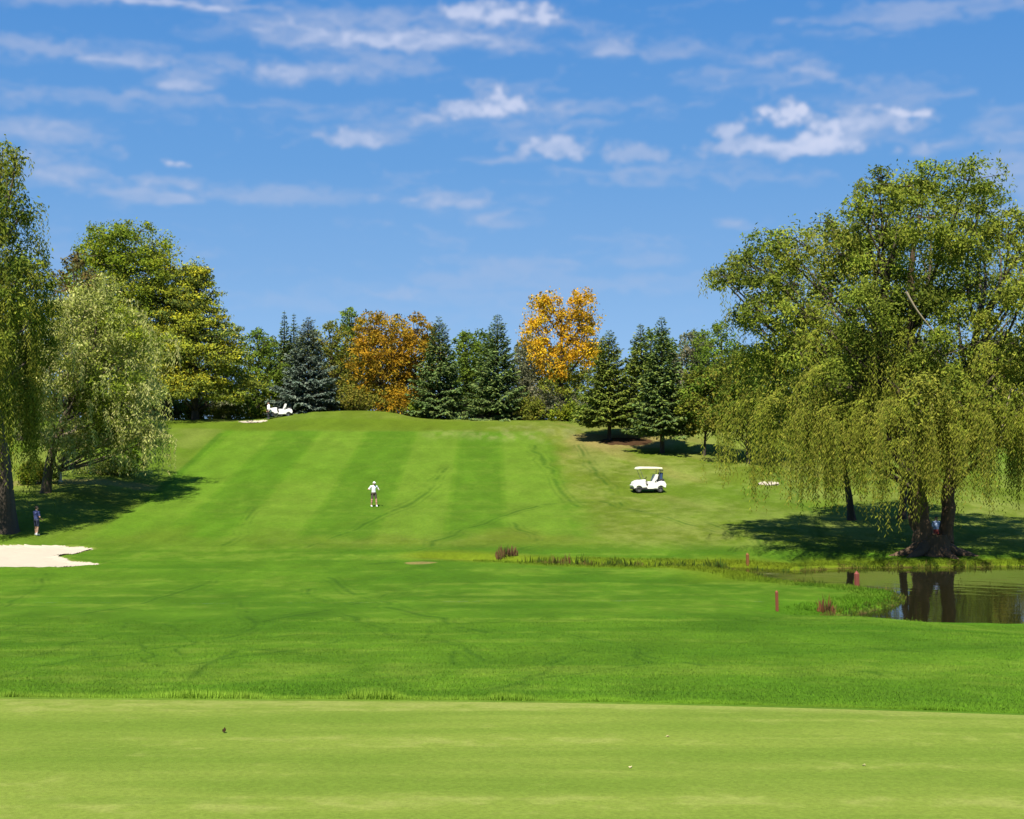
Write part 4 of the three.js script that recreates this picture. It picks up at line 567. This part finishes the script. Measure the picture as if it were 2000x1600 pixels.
// ---------------------------------------------------------------- people
function field(lo, size, cells, bones, blend) {    // one continuous skin round tapered bones
  const mc = new MarchingCubes(cells, new THREE.MeshBasicMaterial(), false, false, 60000), f = mc.field, half = cells / 2, h = size / cells; mc.isolation = 0;
  f.fill(-1);
  const D = new Float32Array(cells ** 3).fill(9);
  for (const [a, b, ra, rb] of bones) {
    const ex = b[0] - a[0], ey = b[1] - a[1], ez = b[2] - a[2], l2 = ex * ex + ey * ey + ez * ez || 1e-9, R = Math.max(ra, rb) + blend * 2 + h * 2, r0 = [0, 1, 2].map((q) => Math.max(0, Math.floor((Math.min(a[q], b[q]) - R - lo[q]) / h))), r1 = [0, 1, 2].map((q) => Math.min(cells - 1, Math.ceil((Math.max(a[q], b[q]) + R - lo[q]) / h)));
    for (let k = r0[2]; k <= r1[2]; k++) for (let j = r0[1]; j <= r1[1]; j++) for (let i = r0[0]; i <= r1[0]; i++) {
      const x = lo[0] + i * h - a[0], y = lo[1] + j * h - a[1], z = lo[2] + k * h - a[2], t = clamp((x * ex + y * ey + z * ez) / l2), dd = Math.hypot(x - ex * t, y - ey * t, z - ez * t) - (ra + (rb - ra) * t), o = i + j * cells + k * cells * cells, c = D[o], w = clamp(0.5 + (0.5 * (c - dd)) / blend);
      D[o] = c > 5 ? dd : lerp(c, dd, w) - blend * w * (1 - w);
    }
  }
  for (let o = 0; o < f.length; o++) f[o] = -D[o];
  mc.update();
  const n = mc.count, pos = new Float32Array(n * 3), nor = new Float32Array(n * 3), col = new Float32Array(n * 3);
  for (let i = 0; i < n; i++) {
    const p = [0, 1, 2].map((q) => lo[q] + (mc.positionArray[i * 3 + q] * half + half) * h); let best = 9, c = bones[0][4];
    for (const [a, b, ra, rb, key] of bones) { const e = [b[0] - a[0], b[1] - a[1], b[2] - a[2]], l2 = e[0] ** 2 + e[1] ** 2 + e[2] ** 2 || 1e-9, t = clamp(((p[0] - a[0]) * e[0] + (p[1] - a[1]) * e[1] + (p[2] - a[2]) * e[2]) / l2), dd = Math.hypot(p[0] - a[0] - e[0] * t, p[1] - a[1] - e[1] * t, p[2] - a[2] - e[2] * t) - (ra + (rb - ra) * t); if (dd < best) { best = dd; c = key; } }
    pos.set(p, i * 3); col.set(c, i * 3); for (let q = 0; q < 3; q++) nor[i * 3 + q] = mc.normalArray[i * 3 + q];
  }
  const g = new THREE.BufferGeometry(); g.setAttribute('position', new THREE.BufferAttribute(pos, 3)); g.setAttribute('color', new THREE.BufferAttribute(col, 3)); g.computeVertexNormals(); return g;
}
const cloth = new THREE.MeshStandardMaterial({ vertexColors: true, roughness: 0.85 }), hairMat = (c) => new THREE.MeshStandardMaterial({ color: new THREE.Color().setRGB(...c), roughness: 0.9 });
const SKIN = [0.40, 0.235, 0.155];
function person(label, x, d, turn, j, c, y) {      // j: joints in metres, the person facing +z
  const g = thing('person', label, 'person', x, d, undefined, y); g.rotation.y = turn;
  const b = [], S = c.shirt, T = c.legs, K = SKIN, leg = c.shorts ? K : T, mid = (p, q, t) => p.map((v, i) => lerp(v, q[i], t));
  b.push([j.hip, j.chest, 0.135, 0.155, S], [mid(j.hip, j.chest, 0.05), mid(j.hip, j.chest, 0.25), 0.15, 0.14, T], [j.sh[0], j.sh[1], 0.075, 0.075, S], [j.chest, j.neck, 0.12, 0.065, S], [j.neck, mid(j.neck, j.head, 0.45), 0.055, 0.052, K]);
  for (const s of [0, 1]) {
    b.push([j.hj[s], mid(j.hj[s], j.knee[s], 0.75), 0.105, 0.08, T], [mid(j.hj[s], j.knee[s], 0.75), j.knee[s], 0.07, 0.06, leg], [j.knee[s], mid(j.knee[s], j.ankle[s], 0.35), 0.055, 0.06, leg], [mid(j.knee[s], j.ankle[s], 0.35), j.ankle[s], 0.06, 0.04, leg]);
    const toe = [j.ankle[s][0] + (j.toe ? j.toe[s][0] : 0), j.ankle[s][1] - 0.045, j.ankle[s][2] + (j.toe ? j.toe[s][1] : 0.17)]; b.push([[j.ankle[s][0], j.ankle[s][1] - 0.03, j.ankle[s][2] - 0.04], toe, 0.047, 0.037, c.shoes], [[j.ankle[s][0], j.ankle[s][1] + 0.06, j.ankle[s][2]], j.ankle[s], 0.047, 0.045, c.socks ?? c.shoes]);
    b.push([j.sh[s], mid(j.sh[s], j.elbow[s], 0.7), 0.07, 0.055, S], [mid(j.sh[s], j.elbow[s], 0.7), j.elbow[s], 0.048, 0.042, c.sleeve ?? K], [j.elbow[s], j.wrist[s], 0.043, 0.029, c.sleeve ?? K]);
  }
  const geos = [field([-0.95, -0.05, -0.95], 1.9, 96, b, 0.035)];
  const H = j.head, hb = [[[H[0], H[1] + 0.03, H[2] - 0.01], [H[0], H[1] + 0.05, H[2] - 0.015], 0.088, 0.088, K], [[H[0], H[1] - 0.06, H[2] + 0.035], [H[0], H[1] - 0.02, H[2] + 0.03], 0.052, 0.062, K], [[H[0], H[1] + 0.005, H[2] + 0.085], [H[0], H[1] - 0.03, H[2] + 0.102], 0.009, 0.014, K], [[H[0] - 0.02, H[1] - 0.062, H[2] + 0.084], [H[0] + 0.02, H[1] - 0.062, H[2] + 0.084], 0.007, 0.007, [0.28, 0.11, 0.09]]];
  for (const s of [-1, 1]) hb.push([[H[0] + s * 0.09, H[1] + 0.02, H[2] - 0.01], [H[0] + s * 0.093, H[1] - 0.02, H[2] - 0.005], 0.014, 0.011, K], [[H[0] + s * 0.033, H[1] + 0.008, H[2] + 0.073], [H[0] + s * 0.034, H[1] + 0.008, H[2] + 0.074], 0.011, 0.011, [0.05, 0.04, 0.04]]);
  geos.push(field([H[0] - 0.17, H[1] - 0.17, H[2] - 0.17], 0.34, 56, hb, 0.012));
  for (const s of [0, 1]) {                        // hands: palm, four fingers, thumb
    const W = j.wrist[s], e = unit([W[0] - j.elbow[s][0], W[1] - j.elbow[s][1], W[2] - j.elbow[s][2]]), side = unit(cross(e, [0, 0.3, 1])), palm = unit(cross(side, e)), P = (a, q, r) => [0, 1, 2].map((i) => W[i] + e[i] * a + side[i] * q + palm[i] * r), hc = c.glove?.[s] ?? K, hand = [[P(0, 0, 0), P(0.075, 0, 0), 0.03, 0.033, hc]];
    [-0.03, -0.01, 0.011, 0.03].forEach((q, i) => { const L = [0.062, 0.072, 0.068, 0.052][i]; hand.push([P(0.078, q, 0), P(0.078 + L * 0.55, q * 1.1, 0.012), 0.0105, 0.0095, hc], [P(0.078 + L * 0.55, q * 1.1, 0.012), P(0.078 + L * 0.85, q * 1.1, 0.045), 0.0095, 0.008, hc]); });
    const k = s ? 1 : -1; hand.push([P(0.03, -k * 0.025, 0.01), P(0.065, -k * 0.052, 0.028), 0.0125, 0.0105, hc], [P(0.065, -k * 0.052, 0.028), P(0.095, -k * 0.05, 0.045), 0.0105, 0.009, hc]); const m = P(0.07, 0, 0.01);
    geos.push(field([m[0] - 0.13, m[1] - 0.13, m[2] - 0.13], 0.26, 56, hand, 0.006));
  }
  part('body', mergeGeometries(geos), cloth, g);
  const dome = new THREE.SphereGeometry(0.105, 22, 12, 0, Math.PI * 2, 0, Math.PI * 0.52); dome.scale(0.95, 1.0, 1.08); dome.rotateX(c.cap ? 0.05 : -0.45); dome.translate(H[0], H[1] + 0.035, H[2] - 0.012);
  if (c.cap) { const hat = part('cap', dome, hairMat(c.cap), g), brim = new THREE.CylinderGeometry(0.1, 0.1, 0.012, 20, 1, false, -Math.PI / 2, Math.PI); brim.scale(0.9, 1, 1.1); brim.rotateX(0.12); brim.translate(H[0], H[1] + 0.05, H[2] + 0.07); part('brim', brim, hairMat(c.cap), hat); const hr = new THREE.SphereGeometry(0.096, 16, 10, 0, Math.PI * 2, Math.PI * 0.3, Math.PI * 0.4); hr.scale(0.95, 1, 1); hr.translate(H[0], H[1] + 0.02, H[2] - 0.022); part('hair', hr, hairMat(c.hair), g); } else part('hair', dome, hairMat(c.hair), g);
  return g;
}
const stand = (o = {}) => ({ hip: [0, 0.93, 0], chest: [0, 1.28, 0], neck: [0, 1.47, -0.01], head: [0, 1.62, 0.02], sh: [[-0.19, 1.39, 0], [0.19, 1.39, 0]], elbow: [[-0.26, 1.1, -0.02], [0.26, 1.1, -0.02]], wrist: [[-0.27, 0.86, 0.06], [0.27, 0.86, 0.06]], hj: [[-0.1, 0.9, 0], [0.1, 0.9, 0]], knee: [[-0.11, 0.49, 0.03], [0.11, 0.49, 0.03]], ankle: [[-0.12, 0.085, 0], [0.12, 0.085, 0]], ...o });
person('golfer in white cap, pale shirt and dark shorts with elbows raised on the fairway', -9.53, 105.4, 0.35, stand({ head: [0.02, 1.6, 0.06], elbow: [[-0.36, 1.2, -0.04], [0.37, 1.2, -0.06]], wrist: [[-0.33, 1.2, 0.2], [0.3, 1.18, 0.2]], knee: [[-0.15, 0.49, 0.09], [0.16, 0.5, 0.08]], ankle: [[-0.15, 0.085, -0.03], [0.2, 0.085, 0.04]] }), { shirt: [0.62, 0.66, 0.68], legs: [0.055, 0.04, 0.03], shorts: true, shoes: [0.75, 0.75, 0.74], socks: [0.72, 0.72, 0.72], cap: [0.72, 0.73, 0.72], hair: [0.05, 0.03, 0.02], glove: [[0.7, 0.7, 0.62], [0.7, 0.72, 0.7]] });
person('person in navy shirt and dark shorts standing in the willow shade', -28.44, 91.5, 2.6, stand({ elbow: [[-0.25, 1.11, 0.02], [0.24, 1.12, 0.04]], wrist: [[-0.2, 0.96, 0.2], [0.16, 0.98, 0.22]], knee: [[-0.1, 0.49, 0.02], [0.11, 0.5, 0.05]], ankle: [[-0.11, 0.085, -0.05], [0.13, 0.085, 0.08]] }), { shirt: [0.022, 0.035, 0.12], legs: [0.02, 0.025, 0.06], shorts: true, shoes: [0.5, 0.5, 0.48], socks: [0.55, 0.55, 0.55], hair: [0.02, 0.014, 0.01] });
person('person in white shirt and dark trousers beside the roofless golf cart', -24.35, 152.9, -1.1, stand(), { shirt: [0.74, 0.74, 0.72], legs: [0.015, 0.016, 0.022], sleeve: [0.74, 0.74, 0.72], shoes: [0.05, 0.05, 0.05], hair: [0.02, 0.015, 0.01] });
person('person in light blue shirt and red shorts behind the split willow trunk', 24.45, 88.2, 0.3, stand(), { shirt: [0.30, 0.40, 0.62], legs: [0.35, 0.06, 0.05], shorts: true, shoes: [0.6, 0.6, 0.6], hair: [0.10, 0.07, 0.04] });
// ---------------------------------------------------------------- fallen leaves on the green
{
  const F0 = (rgb, len, wid, curl) => { const F = new Faces(); F.leaf(0, 0.004, 0, [1, 0, 0], [0, 0.05, 1], len, wid, rgb); F.leaf(len * 0.1, 0.006, 0, unit([0.8, curl, 0.4]), unit([-0.4, 0.1, 0.8]), len * 0.7, wid * 0.7, rgb); F.leaf(len * 0.1, 0.006, 0, unit([0.8, curl * 0.7, -0.5]), unit([0.5, 0.1, 0.8]), len * 0.6, wid * 0.7, rgb); F.limb([[-len * 0.35, 0.006, 0], [0, 0.006, 0]], [0.001, 0.0015], 4, rgb, 0); return F.geometry(); };
  [[1.53, 15.2, [0.62, 0.52, 0.27], 'pale yellow fallen leaf on the green near its far rim', 0.3], [1.06, 13.8, [0.60, 0.54, 0.30], 'pale cream fallen leaf in the middle of the green', 1.2], [3.2, 13.9, [0.30, 0.30, 0.12], 'faint greenish fallen leaf lying on the green', 2]].forEach(([x, d, rgb, label, turn]) => { const g = thing('fallen_leaf', label, 'leaf', x, d); g.rotation.y = turn; part('blade', F0(rgb, 0.042, 0.034, 0.5), leafMat, g); });
  const g = thing('fallen_leaf', 'dark brown curled leaf standing on the green', 'leaf', -2.89, 15.4); g.rotation.set(0, 1.45, 1.15); part('blade', F0([0.045, 0.028, 0.012], 0.065, 0.034, 0.3), leafMat, g);
}
// ---------------------------------------------------------------- grass blades: longer turf beyond the green and on the banks
{
  const tuft = (R, n, spread, h, w) => { const p = [], q = []; for (let i = 0; i < n; i++) { const a = R() * 6.28, r = Math.sqrt(R()) * spread, x = Math.cos(a) * r, z = Math.sin(a) * r, t = R() * 6.28, l = h * (0.55 + 0.6 * R()), bx = Math.cos(t) * w, bz = Math.sin(t) * w, lx = (R() - 0.5) * l * 0.9, lz = (R() - 0.5) * l * 0.9; const f = bx * lz - bz * lx < 0 ? 1 : -1; /* wind the face so that its front looks up */ p.push(x - f * bx, -0.01, z - f * bz, x + f * bx, -0.01, z + f * bz, x + lx, l, z + lz); const nn = unit(cross([f * 2 * bx, 0, f * 2 * bz], [lx + f * bx, l, lz + f * bz])), up2 = unit([nn[0] * 0.6, nn[1] + 0.5, nn[2] * 0.6]); for (let k = 0; k < 3; k++) q.push(...up2); } const g = new THREE.BufferGeometry(); g.setAttribute('position', new THREE.Float32BufferAttribute(p, 3)); g.setAttribute('normal', new THREE.Float32BufferAttribute(q, 3)); return g; };
  const blade = new THREE.MeshPhysicalMaterial({ color: 0xffffff, roughness: 0.85, transmission: 0.3, thickness: 0, specularIntensity: 0.12, side: THREE.DoubleSide });
  const sow = (name, label, n, geometry, pick, size, tone) => {
    const R = rng(n), m = new THREE.InstancedMesh(geometry, blade, n), M = new THREE.Matrix4(), Q = new THREE.Quaternion(), up1 = new THREE.Vector3(0, 1, 0), col = new THREE.Color();
    for (let i = 0; i < n; i++) { let x, d; do [x, d] = pick(R); while (bunkerDist(x, d) < 0.1 || pondDist(x, d) < 0.4); const s = size(R, x, d), c = turf(x, d), k = tone(R, x, d); Q.setFromAxisAngle(up1, R() * 6.28); M.compose(new THREE.Vector3(x, height(x, d), -d), Q, new THREE.Vector3(s, s * (0.8 + 0.4 * R()), s)); m.setMatrixAt(i, M); m.setColorAt(i, col.setRGB(c[0] * k, c[1] * k * (0.95 + 0.1 * R()), c[2] * k)); }
    m.name = name; m.userData = { kind: 'stuff', label, category: 'grass' }; scene.add(m);
  };
  const R = rng(8);
  sow('rough_grass', 'longer grass of the lawn below the putting green', 90000, tuft(R, 7, 0.08, 0.02, 0.003), (r) => { const d = 18 + 34 * Math.pow(r(), 1.7); return [(r() * 2 - 1) * d * 0.37, Math.max(d, greenEdge(0) + 1.3)]; }, (r, x, d) => (0.8 + 0.5 * r()) * (0.9 + 0.01 * d), (r) => 1.15 + 0.5 * r());
  sow('fringe_grass', 'uncut grass along the bank of the putting green', 26000, tuft(R, 8, 0.06, 0.085, 0.003), (r) => { const x = (r() * 2 - 1) * 7.6, w = smooth(2.5, -2, x); return [x, greenEdge(x) + 0.25 + 2.6 * Math.pow(r(), 1.2) * (0.35 + 0.65 * w)]; }, (r, x, d) => (0.25 + 0.5 * r() + 0.7 * smooth(0.4, 0.75, noise(x * 1.9, d * 1.3))) * (0.45 + 0.55 * smooth(2.5, -2, x)), (r) => 1.35 + 0.6 * r());
  sow('bank_grass', 'rank grass on the pond peninsula and banks', 22000, tuft(R, 7, 0.12, 0.11, 0.007), (r) => { for (;;) { const x = -2 + r() * 33, d = 55.5 + r() * 27, p = pondDist(x, d), q = creekDist(x, d); if (p < 2.4 * r() || q < 2.4 * r()) return [x, d]; } }, (r, x, d) => (0.5 + 0.8 * r()) * (d < 58 ? 0.5 : 1), (r) => 0.9 + 0.5 * r());
}
scene.traverse((o) => { if (o.isMesh) { o.castShadow = true; o.receiveShadow = true; } });
renderer.render(scene, camera);
